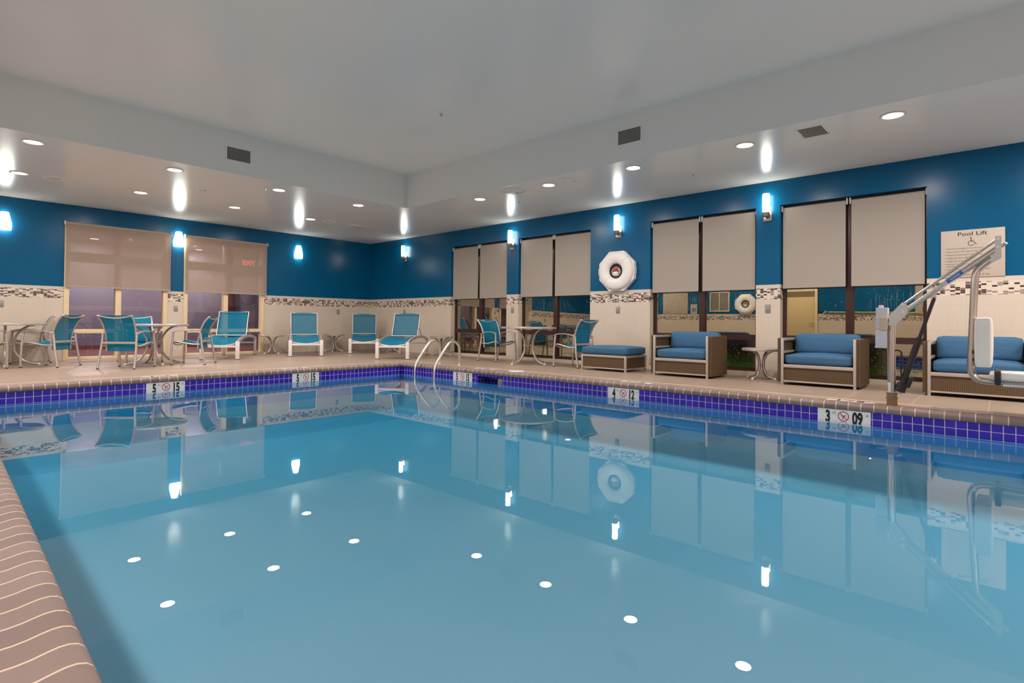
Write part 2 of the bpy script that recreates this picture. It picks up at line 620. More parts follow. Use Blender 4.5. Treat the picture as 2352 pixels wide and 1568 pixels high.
def thing(name, label, cat, loc=(0, 0, 0), rz=0, group=None):
    o = bpy.data.objects.new(name, None)
    o.empty_display_size = .1
    COL.objects.link(o)
    o.location = loc
    o.rotation_euler = (0, 0, rz)
    return tag(o, label, cat, group)
def tag(o, label, cat, group=None):
    o['label'] = label
    o['category'] = cat
    if group:
        o['group'] = group
    return o
def struct(o):
    o['kind'] = 'structure'
    return o
def kids(o):
    return [c for c in bpy.data.objects if c.parent == o]
def dup_tree(o, parent=None):
    c = o.copy()
    COL.objects.link(c)
    c.parent = parent
    for ch in kids(o):
        dup_tree(ch, c)
    return c
def dup(o, loc, rz, label, group=None):
    c = dup_tree(o)
    c.location = loc
    c.rotation_euler = (0, 0, rz)
    c['label'] = label
    if group:
        c['group'] = group
    return c

# ------------------------------------------------------------------ room shell
RX0, RY0 = -10.3, -17.0           # far sides of the room; the visible corner is the origin
CZ = 2.759                        # soffit
TX0, TX1, TY0, TY1, TZ = -8.05, -2.1925, -14.6, -4.414, 3.34   # raised tray over the pool
WIN_R = [(-3.18, -4.86), (-5.18, -6.88), (-8.045, -9.71), (-10.035, -11.67)]   # y ranges
WIN_L = [(-6.28, -4.67), (-4.385, -2.76)]                                       # x ranges
HEAD = 2.405
SILL = 0.06
TH = .16

def wall_mesh(axis, lo, hi, holes, head, sill, face_sign, at, top=CZ):
    """wall slab along axis ('x' or 'y') with window holes; blue above, tile below"""
    mb = MB()
    def slab(a, b, z0, z1):
        if b-a < 1e-6 or z1-z0 < 1e-6:
            return
        for q0, q1, mi in ((z0, min(z1, TILE_TOP), 1), (max(z0, TILE_TOP), z1, 0)):
            if q1-q0 < 1e-6:
                continue
            mb.cur = mi
            i0 = at-face_sign*(.006 if mi else 0)
            i1 = at+face_sign*TH
            if axis == 'y':
                mb.box((i0, a, q0), (i1, b, q1))
            else:
                mb.box((a, i0, q0), (b, i1, q1))
    cur = lo
    for a, b in sorted((min(h), max(h)) for h in holes):
        slab(cur, a, 0, top)
        slab(a, b, head, top)
        slab(a, b, 0, sill)
        cur = b
    slab(cur, hi, 0, top)
    return mb
struct(wall_mesh('y', RY0, 0, WIN_R, HEAD, SILL, 1, 0.0).build('wall_right', [M['blue'], M['tile']], smooth=0))
struct(wall_mesh('x', RX0, 0, WIN_L, HEAD, 0.0, 1, 0.0).build('wall_back', [M['blue'], M['tile']], smooth=0))
struct(wall_mesh('y', RY0, 0, [], HEAD, 0, -1, RX0).build('wall_left', [M['blue'], M['tile']], smooth=0))
struct(wall_mesh('x', RX0, 0, [], HEAD, 0, -1, RY0).build('wall_front', [M['blue'], M['tile']], smooth=0))

mb = MB()
for a, b, c, d in ((RX0, TX0, RY0, 0), (TX1, 0.0, RY0, 0), (TX0, TX1, TY1, 0), (TX0, TX1, RY0, TY0)):
    mb.box((a, c, CZ), (b, d, CZ+.1))
for a, b in (((TX0-.05, TY0, CZ), (TX0, TY1, TZ)), ((TX1, TY0, CZ), (TX1+.05, TY1, TZ)), ((TX0, TY1, CZ), (TX1, TY1+.05, TZ)), ((TX0, TY0-.05, CZ), (TX1, TY0, TZ))):
    mb.box((a[0], a[1], CZ+.1), b)
mb.box((TX0-.05, TY0-.05, TZ), (TX1+.05, TY1+.05, TZ+.1))
struct(mb.build('ceiling', M['ceil'], smooth=0))

# pool outline; the near side is very slightly out of square, as on the photograph
WL = -.165
def leftx(y): return -7.905-.0294*(-(y)-10.99)+.0
POLY = [(leftx(-4.47), -4.47), (-2.29, -4.47), (-2.29, -14.5), (leftx(-14.5), -14.5)]
def offs(d):
    """pool outline moved outward by d"""
    n = 4
    cen = Vector((sum(p[0] for p in POLY)/4, sum(p[1] for p in POLY)/4))
    L = []
    for i in range(n):
        a, b = Vector(POLY[i]), Vector(POLY[(i+1) % n])
        t = (b-a).normalized()
        q = Vector((t.y, -t.x))
        if (cen-a).dot(q) > 0:
            q = -q
        L.append((a+q*d, t))
    out = []
    for i in range(n):
        (p, t), (q, u) = L[i-1], L[i]
        den = t.x*u.y-t.y*u.x
        w = q-p
        k = (w.x*u.y-w.y*u.x)/den
        out.append(p+t*k)
    return out
def ring(mb, prof, sides=(0, 1, 2, 3), uvf=None):
    R = [(d, z, offs(d)) for d, z in prof]
    acc = 0
    lens = [0]
    for k in range(1, len(R)):
        lens.append(lens[-1]+math.hypot(R[k][0]-R[k-1][0], R[k][1]-R[k-1][1]))
    for i in sides:
        j = (i+1) % 4
        a = Vector(POLY[i])
        t = (Vector(POLY[j])-a).normalized()
        for k in range(len(R)-1):
            P = [R[k][2][i], R[k][2][j], R[k+1][2][j], R[k+1][2][i]]
            Z = [R[k][1], R[k][1], R[k+1][1], R[k+1][1]]
            uv = [((p-a).dot(t)+20, (uvf(z) if uvf else 0)) for p, z in zip(P, Z)]
            mb.quad(*[(p.x, p.y, z) for p, z in zip(P, Z)], uv=uv)
    return mb
# deck floor around the pool
mb = MB()
i_ = offs(.165)
o_ = [Vector((RX0, 0)), Vector((0, 0)), Vector((0, RY0)), Vector((RX0, RY0))]
for i in range(4):
    j = (i+1) % 4
    mb.add([(o_[i].x, o_[i].y, 0), (o_[j].x, o_[j].y, 0), (i_[j].x, i_[j].y, 0), (i_[i].x, i_[i].y, 0)], [(0, 1, 2, 3)])
struct(mb.build('floor', M['floor'], smooth=0))
# coping ring with a raised grip nose
prof = [(.002, -.058), (-.012, -.056), (-.021, -.047), (-.024, -.034), (-.022, -.018), (-.015, -.004), (-.004, .006), (.012, .0115), (.03, .012), (.05, .009), (.075, .004), (.10, .0015), (.17, .0012)]
struct(ring(MB(), prof).build('trim_1', M['coping'], smooth=60, weld=True))
# light joint line on the deck
struct(ring(MB(), [(.362, .0012), (.375, .0016), (.388, .0012)]).build('trim_2', M['caulk'], smooth=0))
# pool basin
basin = MB()
basin.cur = 1
ring(basin, [(0, -.19), (0, -.46)])
basin.cur = 0
ring(basin, [(0, -.46), (-.02, -.57), (-.07, -.67), (-.16, -.75), (-.30, -.80), (-.50, -.82)])
fl = offs(-.50)
basin.add([(fl[0].x, fl[0].y, -.82), (fl[1].x, fl[1].y, -.82), (fl[2].x, fl[2].y, -.82), (fl[3].x, fl[3].y, -.82)], [(0, 1, 2, 3)])
bo = struct(basin.build('pool_basin', [M['plaster'], M['plaster_wall']], smooth=60, weld=True))
bo['label'] = 'pale plastered pool basin under the water'
# waterline tile band with the skimmer mouth left open in the right-hand wall
SK0, SK1, SKZ = -6.36, -6.88, -.088
bandm = MB()
uvz = lambda z: z+.19
ring(bandm, [(0, -.055), (0, -.19)], (0, 2, 3), uvz)
for y0, y1, z0, z1 in ((-4.47, SK0, -.055, -.19), (SK0, SK1, -.055, SKZ), (SK1, -14.5, -.055, -.19)):
    bandm.quad((-2.29, y0, z0), (-2.29, y1, z0), (-2.29, y1, z1), (-2.29, y0, z1), uv=[(-y0+20, uvz(z0)), (-y1+20, uvz(z0)), (-y1+20, uvz(z1)), (-y0+20, uvz(z1))])
d = .22
for q in (((-2.29+d, SK0), (-2.29+d, SK1)), ((-2.29, SK0), (-2.29+d, SK0)), ((-2.29+d, SK1), (-2.29, SK1))):
    (xa, ya), (xb, yb) = q
    L0 = math.hypot(xb-xa, yb-ya)
    bandm.quad((xa, ya, SKZ), (xb, yb, SKZ), (xb, yb, -.25), (xa, ya, -.25), uv=[(0, uvz(SKZ)), (L0, uvz(SKZ)), (L0, 0), (0, 0)])
bandm.quad((-2.29, SK0, SKZ), (-2.29, SK1, SKZ), (-2.29+d, SK1, SKZ), (-2.29+d, SK0, SKZ), uv=[(0.02, .02)]*4)
bandm.build('waterline_tile', M['band'], bo, smooth=0)
bm_ = MB().box((-2.285, SK1+.004, -.19), (-2.16, SK1+.09, SKZ-.012), .004)
bm_.build('skimmer_weir', M['concrete'], bo)
# water
wm = MB()
wp = offs(.006)
wm.add([(p.x, p.y, WL) for p in wp]+[(p.x, p.y, -.9) for p in wp], [(0, 1, 2, 3), (7, 6, 5, 4), (0, 4, 5, 1), (1, 5, 6, 2), (2, 6, 7, 3), (3, 7, 4, 0)])
wo = wm.build('pool_water', M['water'], smooth=0)
wo['kind'] = 'stuff'
tag(wo, 'still clear blue water filling the swimming pool', 'water')

# ------------------------------------------------------------------ right-hand windows (dark bronze, night outside)
TILT = math.radians(.58)
def window_right(idx, ya, yb):
    w = bpy.data.objects.new('window_%d' % idx, None)
    COL.objects.link(w)
    struct(w)
    y0, y1 = max(ya, yb), min(ya, yb)
    mid = (y0+y1)/2
    x0, x1 = .115, .16
    f = MB()
    f.box((x0, y0, SILL), (x1, y0-.045, HEAD)).box((x0, y1, SILL), (x1, y1+.045, HEAD))
    f.box((x0, y0-.045, SILL), (x1, y1+.045, SILL+.045)).box((x0, y0-.045, HEAD-.05), (x1, y1+.045, HEAD))
    f.box((x0-.115, y0+.0, SILL-.012), (x0+.02, y1-.0, SILL+.004))
    f.build('window_frame', M['bronze'], w)
    MB().box((x0-.02, mid+.045, SILL+.045), (x1, mid-.045, HEAD-.05), .004).build('mullion', M['bronze'], w)
    r = MB()
    for a, b in ((y0-.045, mid+.045), (mid-.045, y1+.045)):
        r.box((x0-.01, a, .505), (x1, b, .585))
    r.build('cross_rail', M['bronze'], w)
    for a, b in ((y0-.045, mid+.045), (mid-.045, y1+.045)):
        for z0, z1, tl in ((SILL+.045, .505, 0), (.585, HEAD-.05, TILT)):
            zc = 1.0
            dx = lambda z: .138+(math.tan(tl)*(z-zc) if tl else 0)
            g = MB().quad((dx(z0), a, z0), (dx(z0), b, z0), (dx(z1), b, z1), (dx(z1), a, z1))
            g.build('pane', M['glass_r'], w, smooth=0, flip=(-1, 0, 0))
    # two roller shades inside the recess
    gap = .018
    return [(y0-.012, mid+gap), (mid-gap, y1+.008)]
SHG = 'greige roller shades on the right-hand windows'
shade_names = [('first right-hand window from the room corner', 'left'), ('first right-hand window from the room corner', 'right'),
               ('window behind the round table by the life ring', 'left'), ('window behind the round table by the life ring', 'right'),
               ('window just right of the white life ring', 'left'), ('window just right of the white life ring', 'right'),
               ('widest-looking window next to the pool lift sign', 'left'), ('widest-looking window next to the pool lift sign', 'right')]
def shade_right(y0, y1, label):
    t = thing('roller_shade', label, 'window shade', (0.06, (y0+y1)/2, 2.345), 0, SHG)
    h = abs(y1-y0)/2
    MB().lathe([(.026, -h+.012), (.026, h-.012)], n=20, axis='y').build('roller_tube', M['shade_r'], t)
    zb = 1.245-2.345
    def cloth(u, v):
        return (-.026+.0015*math.sin(7*u+3*v), -h+.014+(2*h-.028)*u, 0+(zb+.02)*v)
    MB().sheet(cloth, 6, 8, .002).build('shade_cloth', M['shade_r'], t)
    MB().box((-.036, -h+.014, zb-.008), (-.018, h-.014, zb+.026), .005).build('hem_bar', M['shade_r'], t)
    for s_ in (-1, 1):
        MB().box((-.034, s_*h-.006, -.034), (.02, s_*h+.006, .05), .004).build('bracket', M['white_trim'], t)
    return t
k_ = 0
for i, (a, b) in enumerate(WIN_R):
    for y0, y1 in window_right(i+1, a, b):
        n_, s_ = shade_names[k_]
        shade_right(y0, y1, '%s greige roller shade in the %s' % (s_, n_))
        k_ += 1

# ------------------------------------------------------------------ back windows into the lobby (cream frames)
def window_left(idx, xa, xb):
    w = bpy.data.objects.new('window_%d' % idx, None)
    COL.objects.link(w)
    struct(w)
    x0, x1 = min(xa, xb), max(xa, xb)
    mid = x0+(x1-x0)*.497
    ya, yb = -.022, .1
    f = MB()
    f.box((x0, ya, 0), (x0+.075, yb, HEAD), .003).box((x1-.075, ya, 0), (x1, yb, HEAD), .003)
    f.box((x0+.075, ya, HEAD-.07), (x1-.075, yb, HEAD), .003).box((x0+.075, ya, 0), (x1-.075, yb, .05), .003)
    f.build('window_frame', M['cream'], w)
    MB().box((mid-.045, ya, .05), (mid+.045, yb, HEAD-.07), .003).build('mullion', M['cream'], w)
    r = MB()
    for a, b in ((x0+.075, mid-.045), (mid+.045, x1-.075)):
        r.box((a, ya+.005, .472), (b, yb, .545), .003)
    r.build('cross_rail', M['cream'], w)
    r = MB()
    for a, b in ((x0+.075, mid-.045), (mid+.045, x1-.075)):
        r.box((a, ya+.005, 1.76), (b, yb, 1.93), .003)
    r.build('transom', M['cream'], w)
    for a, b in ((x0+.075, mid-.045), (mid+.045, x1-.075)):
        for z0, z1 in ((.05, .472), (.545, 1.76), (1.93, HEAD-.07)):
            MB().quad((a, .05, z0), (b, .05, z0), (b, .05, z1), (a, .05, z1)).build('pane', M['glass_l'], w, smooth=0, flip=(0, -1, 0))
def shade_left(x0, x1, label):
    t = thing('roller_shade', label, 'window shade', ((x0+x1)/2, -.055, 2.425), 0, 'sheer roller shades on the lobby windows')
    h = abs(x1-x0)/2
    MB().lathe([(.026, -h+.012), (.026, h-.012)], n=20, axis='x').build('roller_tube', M['shade_r'], t)
    zb = 1.30-2.425
    def cloth(u, v):
        return (-h+.014+(2*h-.028)*u, -.02+.0015*math.sin(7*u+3*v), (zb+.02)*v)
    MB().sheet(cloth, 6, 8, .002).build('shade_cloth', M['shade_l'], t)
    MB().box((-h+.014, -.032, zb-.006), (h-.014, -.014, zb+.022), .005).build('hem_bar', M['shade_r'], t)
    for s_ in (-1, 1):
        MB().box((s_*h-.006, -.03, -.034), (s_*h+.006, .05, .036), .004).build('bracket', M['white_trim'], t)
window_left(5, *WIN_L[0])
window_left(6, *WIN_L[1])
shade_left(-6.285, -4.625, 'sheer greige roller shade on the left lobby window, behind the left round table')
shade_left(-4.385, -2.725, 'sheer greige roller shade on the right lobby window, right of the middle wall lamp')

# lobby behind the back windows
LY, LZ = 4.0, 2.6
mb = MB()
mb.box((RX0, TH, -.06), (-.2, LY, 0))
struct(mb.build('floor_lobby', M['woodfloor'], smooth=0))
mb = MB()
mb.cur = 0
mb.box((RX0, LY, .94), (-2.15, LY+.1, LZ))
mb.box((RX0-.1, TH, 0), (RX0, LY, LZ))
mb.cur = 1
mb.box((RX0, LY-.004, 0), (-2.15, LY+.1, .94))
mb.cur = 2
mb.box((-2.15, LY-.02, 0), (-.2, LY+.1, LZ))
mb.box((-.2, TH, 0), (-.1, LY, LZ))
struct(mb.build('wall_lobby', [M['lavender'], M['lavender_low'], M['lavender_low']], smooth=0))
struct(MB().box((RX0, LY-.02, 0), (-2.15, LY-.004, .095)).build('baseboard_lobby', M['maroon'], smooth=0))
struct(MB().box((RX0, TH, LZ), (-.2, LY, LZ+.08)).build('ceiling_lobby', M['white_trim'], smooth=0))
struct(MB().box((-2.05, LY-.09, 0), (-1.9, LY-.02, LZ)).build('trim_3', M['maroon'], smooth=0))

# outside the right windows: lawn at night
mb = MB()
mb.box((TH, RY0-3, -.12), (14, 4, -.06))
gb = mb
for i in range(5200):
    x = random.uniform(TH+.05, 2.3)
    y = random.uniform(-13.2, -2.6)
    h = random.uniform(.06, .17)
    a = random.uniform(0, 2*PI)
    dx, dy = math.cos(a)*.006, math.sin(a)*.006
    lx, ly = random.uniform(-.05, .05), random.uniform(-.05, .05)
    gb.add([(x-dx, y-dy, -.065), (x+dx, y+dy, -.065), (x+lx, y+ly, -.06+h)], [(0, 1, 2)])
go = gb.build('lawn', M['grass'], smooth=0)
go['kind'] = 'stuff'
tag(go, 'dark green grass lawn outside the right-hand windows', 'lawn')

# ------------------------------------------------------------------ lamps
def can_light(x, y, z, label, group='recessed downlights in the ceiling', watts=None):
    t = thing('recessed_downlight', label, 'ceiling light', (x, y, z), 0, group)
    MB().lathe([(.084, .0), (.104, -.002), (.106, -.006), (.098, -.010), (.084, -.006)], n=32, cap=False).build('trim_ring', M['white_trim'], t)
    MB().lathe([(.0005, -.0035), (.086, -.0035)], n=32, cap=False).build('lens', M['can_lens'], t)
    ld = bpy.data.lights.new('downlight_beam', 'AREA')
    ld.shape = 'DISK'
    ld.size = .16
    ld.energy = watts or CAN_W
    ld.color = CAN_COL
    lo = bpy.data.objects.new('downlight_beam', ld)
    COL.objects.link(lo)
    lo.parent = t
    lo.location = (0, 0, -.012)
    return t
cans = [
 (-7.20, -4.045, 'recessed downlight at the pool side of the ceiling border, farthest left'),
 (-7.117, -2.13, 'recessed downlight beside the round speaker at the far left of the ceiling'),
 (-5.74, -4.0, 'recessed downlight by the ceiling step, left of the left wall vent'),
 (-5.66, -2.085, 'recessed downlight above the left lobby window shade'),
 (-4.30, -3.98, 'recessed downlight by the ceiling step, between wall vent and corner'),
 (-4.218, -2.075, 'recessed downlight above the right lobby window shade'),
 (-2.887, -3.968, 'recessed downlight by the ceiling step, nearest the tray corner on its left'),
 (-2.775, -2.078, 'recessed downlight beside the small round speaker above the loungers'),
 (-1.855, -5.942, 'recessed downlight left of the square ceiling diffuser, right of the tray corner'),
 (-1.855, -7.377, 'recessed downlight between the square diffuser and the second round speaker'),
 (-1.85, -8.767, 'recessed downlight above the lamp over the life ring'),
 (-1.845, -10.178, 'recessed downlight left of the louvred ceiling grille'),
 (-1.83, -11.558, 'largest recessed downlight, right of the louvred ceiling grille')]
for x, y, lb in cans:
    can_light(x, y, CZ, lb)
for x, y in ((-1.83, -12.95), (-1.83, -14.4), (-3.3, -15.8), (-4.8, -15.8), (-6.3, -15.8), (-7.8, -15.8), (-9.2, -3.0), (-9.2, -5.6), (-9.2, -7.6), (-9.2, -9.6), (-9.2, -11.6), (-9.2, -13.6)):
    can_light(x, y, CZ, 'added recessed downlight out of view behind the camera side of the room', 'added recessed downlights out of view', 52)  # unseen fixtures added for light, wattage raised to brighten the near pool
can_light(-5.22, 3.39, LZ, 'downlight in the lobby ceiling shining through the left sheer shade', 'lobby downlights', 46)
can_light(-2.94, 3.55, LZ, 'downlight in the lobby ceiling shining through the right sheer shade', 'lobby downlights', 46)
can_light(-4.2, 1.6, LZ, 'downlight in the lobby ceiling hidden behind the shades', 'lobby downlights', 46)

SCG = 'lit wall lamps on the blue walls'
def sconce_barrel(x, label):
    """bowed frosted glass shade, seen from the front, on the back wall"""
    t = thing('wall_sconce', label, 'wall lamp', (x, 0, 2.2), 0, SCG)
    n, m_ = 14, 14
    V, F = [], []
    for j in range(m_+1):
        v = j/m_
        z = .29*v
        hw = .088+.006*math.sin(PI*min(1, v*1.6))-.034*max(0, v-.35)**1.5/.52
        dp = .085-.02*max(0, v-.4)
        for i in range(n+1):
            a = PI*i/n
            V.append((-math.cos(a)*hw, -.012-math.sin(a)*dp, z-.012*math.sin(a)*(1-v)))
    for j in range(m_):
        for i in range(n):
            a = j*(n+1)+i
            F.append((a, a+1, a+n+2, a+n+1))
    F.append(tuple(range(n+1)))
    F.append(tuple(m_*(n+1)+i for i in range(n+1)))
    MB().add(V, F).build('glass_shade', M['sconce_glass'], t)
    MB().box((-.07, -.012, .0), (.07, 0, .26), .003).build('back_plate', M['nickel'], t)
def sconce_tube(y, label):
    """frosted glass cylinder in a ribbed nickel cup on a rectangular plate, on the right wall"""
    t = thing('wall_sconce', label, 'wall lamp', (0, y, 2.2), 0, SCG)
    MB().box((-.016, -.055, 0), (0, .055, .135), .003).build('back_plate', M['nickel'], t)
    MB().tube(crv([(-.01, 0, .05), (-.05, 0, .046), (-.075, 0, .06)], 4), .012).build('bracket_arm', M['nickel'], t)
    pr = []
    for i in range(9):
        pr += [(.046+(.003 if i % 2 else 0), .055+.006*i)]
    MB().lathe([(.03, .05)]+pr+[(.046, .112)], (-.075, 0, 0), 24).build('ribbed_cup', M['nickel'], t)
    MB().lathe([(.043, .112), (.047, .13), (.0475, .30), (.047, .366), (.040, .375)], (-.075, 0, 0), 24).build('glass_shade', M['sconce_glass'], t)
    MB().lathe([(.02, 0), (.036, .010), (.046, .03), (.044, .055), (.03, .07)], (-.014, 0, .14), 20).build('lamp_bowl', M['sconce_glass'], t)
sconce_barrel(-7.07, 'bowed frosted wall lamp cut by the left edge of the photo')
sconce_barrel(-4.49, 'bowed frosted wall lamp on the blue pier between the two lobby windows')
sconce_barrel(-1.976, 'bowed frosted wall lamp on the back wall, above the leftmost facing lounger')
sconce_tube(-1.51, 'tube wall lamp on the right wall nearest the room corner')
sconce_tube(-5.01, 'tube wall lamp on the pier between the first and second right-hand windows')
sconce_tube(-7.457, 'tube wall lamp directly above the white life ring')
sconce_tube(-9.868, 'tube wall lamp on the pier between the two windows nearest the pool lift')
sconce_tube(-13.2, 'tube wall lamp on the right wall beyond the right edge of the view')

for i, (a, b) in enumerate(WIN_R):  # invented lamps outside, added to brighten the lawn
    t = thing('added_lawn_lamp', 'added lamp above a right-hand window, lighting the lawn from out of view', 'lamp', (.32, (a+b)/2, 2.62), 0, 'added lawn lamps out of view')
    MB().box((-.16, -.09, -.04), (.08, .09, .04), .01).build('hood', M['bronze'], t)
    ld = bpy.data.lights.new('added_lawn_beam', 'AREA')
    ld.shape = 'DISK'
    ld.size = .12
    ld.energy = 26
    ld.color = (1, .95, .8)
    lo = bpy.data.objects.new('added_lawn_beam', ld)
    COL.objects.link(lo)
    lo.parent = t
    lo.location = (0, 0, -.045)
    lo.rotation_euler = (0, -.5, 0)

# ------------------------------------------------------------------ ceiling fittings
def speaker(x, y, label):
    t = thing('ceiling_speaker', label, 'speaker', (x, y, CZ), 0, 'round white ceiling speakers')
    MB().lathe([(.095, -.006), (.13, -.009), (.135, -.004), (.135, 0)], n=32, cap=False).build('rim', M['white_trim'], t)
    MB().lathe([(.001, -.007), (.095, -.006)], n=32, cap=False).build('grille', M['ceil'], t)
speaker(-6.74, -2.12, 'round white ceiling speaker at the far left')
speaker(-2.386, -2.109, 'round white ceiling speaker near the corner, beside a downlight')
speaker(-1.90, -7.75, 'round white ceiling speaker over the right deck')
def wall_vent(org, right, label):
    t = thing('air_vent', label, 'vent', org, 0, 'grid vents on the ceiling step')
    rgt = Vector(right)
    nn = rgt.cross(Vector((0, 0, 1)))
    def bx(mb, u0, u1, z0, z1, d0, d1):
        a = rgt*u0+nn*d0
        b = rgt*u1+nn*d1
        mb.box((a.x, a.y, z0), (b.x, b.y, z1))
    f = MB()
    w, h = .155, .085
    for q in ((-w-.02, w+.02, h, h+.02), (-w-.02, w+.02, -h-.02, -h), (-w-.02, -w, -h, h), (w, w+.02, -h, h)):
        bx(f, *q, 0, .008)
    f.build('frame', M['ceil'], t)
    b = MB()
    bx(b, -w, w, -h, h, .0, .001)
    b.build('duct_shade_plate', M['dark'], t)  # flat dark plate stands in for the shade inside the vent
    g = MB()
    for i in range(1, 16):
        u = -w+2*w*i/16
        bx(g, u-.0025, u+.0025, -h, h, .001, .006)
    for i in range(1, 10):
        z = -h+2*h*i/10
        bx(g, -w, w, z-.0025, z+.0025, .001, .007)
    g.build('grid', M['grille'], t)
wall_vent((-5.075, TY1, 3.033), (1, 0, 0), 'square grid air vent on the ceiling step, left of the tray corner')
wall_vent((TX1, -8.905, 3.055), (0, -1, 0), 'square grid air vent on the ceiling step, right of the tray corner')
t = thing('ceiling_grille', 'louvred air grille in the ceiling border, between two downlights', 'vent', (-1.835, -10.865, CZ))
MB().box((-.17, -.13, -.004), (.17, .13, 0), .001).build('frame', M['ceil'], t)
MB().box((-.15, -.11, -.0055), (.15, .11, -.004)).build('duct_shade_plate', M['dark'], t)  # dark plate in place of the unlit depth behind the louvres
g = MB()
for i in range(14):
    y = -.10+.0154*i
    g.add([(-.15, y-.004, -.004), (.15, y-.004, -.004), (.15, y+.004, -.011), (-.15, y+.004, -.011)], [(0, 1, 2, 3)])
g.build('louvres', M['grille'], t)
t = thing('ceiling_diffuser', 'square four-way ceiling diffuser above the second right-hand window', 'vent', (-1.93, -6.73, CZ))
for i, h in enumerate((.16, .11, .065)):
    f = MB()
    for a in range(4):
        c, s_ = [(1, 0), (0, 1), (-1, 0), (0, -1)][a]
        P = []
        for (p, q, z) in ((h, -h, -.004-.006*i), (h, h, -.004-.006*i), (h-.03, h-.03, -.018-.004*i), (h-.03, -h+.03, -.018-.004*i)):
            P.append((p*c-q*s_, p*s_+q*c, z))
        f.add(P, [(0, 1, 2, 3)])
    f.build('diffuser_ring', M['white_trim'], t)
MB().box((-.035, -.035, -.03), (.035, .035, -.002), .003).build('diffuser_core', M['white_trim'], t)
t = tag(MB().box((-.2, -.13, -.006), (.2, .13, 0), .002).build('access_panel', M['ceil'], loc=(-1.7, -2.1, CZ)), 'flush white ceiling access panel near the room corner', 'panel')
def sprinkler(x, y, z, label):
    t = thing('fire_sprinkler', label, 'sprinkler', (x, y, z), 0, 'small sprinkler heads')
    MB().lathe([(.001, -.006), (.03, -.005), (.034, 0)], n=20, cap=False).build('escutcheon', M['white_trim'], t)
    MB().lathe([(.006, 0), (.006, -.028), (.014, -.029), (.014, -.032), (.003, -.033)], n=12).build('sprinkler_head', M['nickel'], t)
sprinkler(-1.10, -9.25, CZ, 'small sprinkler head in the right ceiling border, above the middle wicker armchair side')
sprinkler(-3.71, -7.12, TZ, 'small sprinkler head in the middle of the raised ceiling')
sprinkler(-1.35, -6.35, CZ, 'small sprinkler head near the square ceiling diffuser')
sprinkler(-4.5, -3.95, CZ, 'small sprinkler head beside the downlight at the ceiling step')
sd = thing('smoke_detector', 'small white smoke detector on the ceiling border, left of centre', 'detector', (-5.06, -3.02, CZ))
MB().lathe([(.05, 0), (.052, -.018), (.04, -.032), (.012, -.036)], n=24).build('housing', M['white_trim'], sd)

# ------------------------------------------------------------------ cover plates on the tile
def plate(org, axis, label):
    t = thing('wall_plate', label, 'outlet', org, 0, 'grey outlet covers in the tile')
    h = .036
    if axis == 'x':
        MB().box((-.014, -h, -.06), (-.006, h, .06), .003).build('cover', M['grey_plate'], t)
        MB().box((-.02, -.022, -.035), (-.012, .022, .035), .003).build('flap', M['grey_plate'], t)
    else:
        MB().box((-h, -.014, -.06), (h, -.006, .06), .003).build('cover', M['grey_plate'], t)
        MB().box((-.022, -.02, -.035), (.022, -.012, .035), .003).build('flap', M['grey_plate'], t)
plate((0, -7.45, .965), 'x', 'grey outlet cover on the tile below the life ring')
plate((0, -9.875, .958), 'x', 'grey outlet cover on the narrow tile pier above the wicker-side table')
plate((0, -5.03, .985), 'x', 'grey outlet cover on the tile pier above the middle round table')
plate((0, -1.50, .965), 'x', 'grey outlet cover peeking over the lounger turned to the left')
plate((-7.09, 0, .972), 'y', 'grey outlet cover at the left edge of the photo')
plate((-4.52, 0, .958), 'y', 'grey outlet cover on the pier between the lobby windows')
plate((-.925, 0, .962), 'y', 'grey outlet cover between the two facing loungers')

# ------------------------------------------------------------------ life rings
def life_ring(org, s, label):
    """octagonal cabinet with a buoy ring in front; s = direction off the wall along x"""
    t = thing('life_ring', label, 'life ring', org)
    rot = PI/8
    oc = lambda r, z: [(s*z, r*math.cos(rot+i*PI/4), r*math.sin(rot+i*PI/4)) for i in range(8)]
    b = MB()
    b.prism(oc(.365, 0), (s*.075, 0, 0))
    b.build('octagonal_case', M['ringwhite'], t, smooth=30)
    R, r = .226, .100
    pts = [(s*.085, R*math.cos(2*PI*i/48), R*math.sin(2*PI*i/48)) for i in range(48)]
    pr = [(1.0*r*math.cos(2*PI*i/16), .5*r*math.sin(2*PI*i/16)) for i in range(16)]
    MB().tube(pts, 1, prof=pr, ref=(1, 0, 0), closed=True).build('buoy_ring', M['ringwhite'], t)
    MB().lathe([(.001, 0), (.135, 0)], (s*.0765, 0, 0), 32, 'x', cap=False).build('recess', M['dark'], t)  # flat dark disc on the case front, coloured as a shaded hollow
    rp = MB()
    for k in range(4):
        rp.tube([(s*(.080+.006*k), (.082-.006*k)*math.cos(2*PI*i/24), -.012+(.078-.008*k)*math.sin(2*PI*i/24)) for i in range(24)], .007, 6, closed=True, ref=(1, 0, 0))
    rp.build('rope_coil', M['rope'], t)
    MB().box((s*.08, -.045, .0), (s*.125, .035, .055), .012).build('red_float', M['red'], t)
    MB().pillow((s*.095, .0, -.045), (.03, .05, .04), .028).build('white_bag', M['white_plastic'], t)
    for sg in (-1, 1):
        MB().box((s*.0, sg*.335, -.06), (s*.085, sg*.348, .06), .004).build('hinge', M['ringwhite'], t)
    bands = MB()
    for k in range(4):
        a = PI/4+k*PI/2
        c = Vector((s*.085, R*math.cos(a), R*math.sin(a)))
        rad = Vector((0, math.cos(a), math.sin(a)))
        P = [c+rad*(r*1.01*math.cos(2*PI*i/20))+Vector((s, 0, 0))*(r*.51*math.sin(2*PI*i/20)) for i in range(20)]
        bands.tube(P, .003, 5, closed=True, ref=(0, 0, 1))
    bands.build('seam_bands', M['white_trim'], t)
life_ring((-.006, -7.455, 1.622), -1, 'white octagonal life ring case on the right wall between two windows')
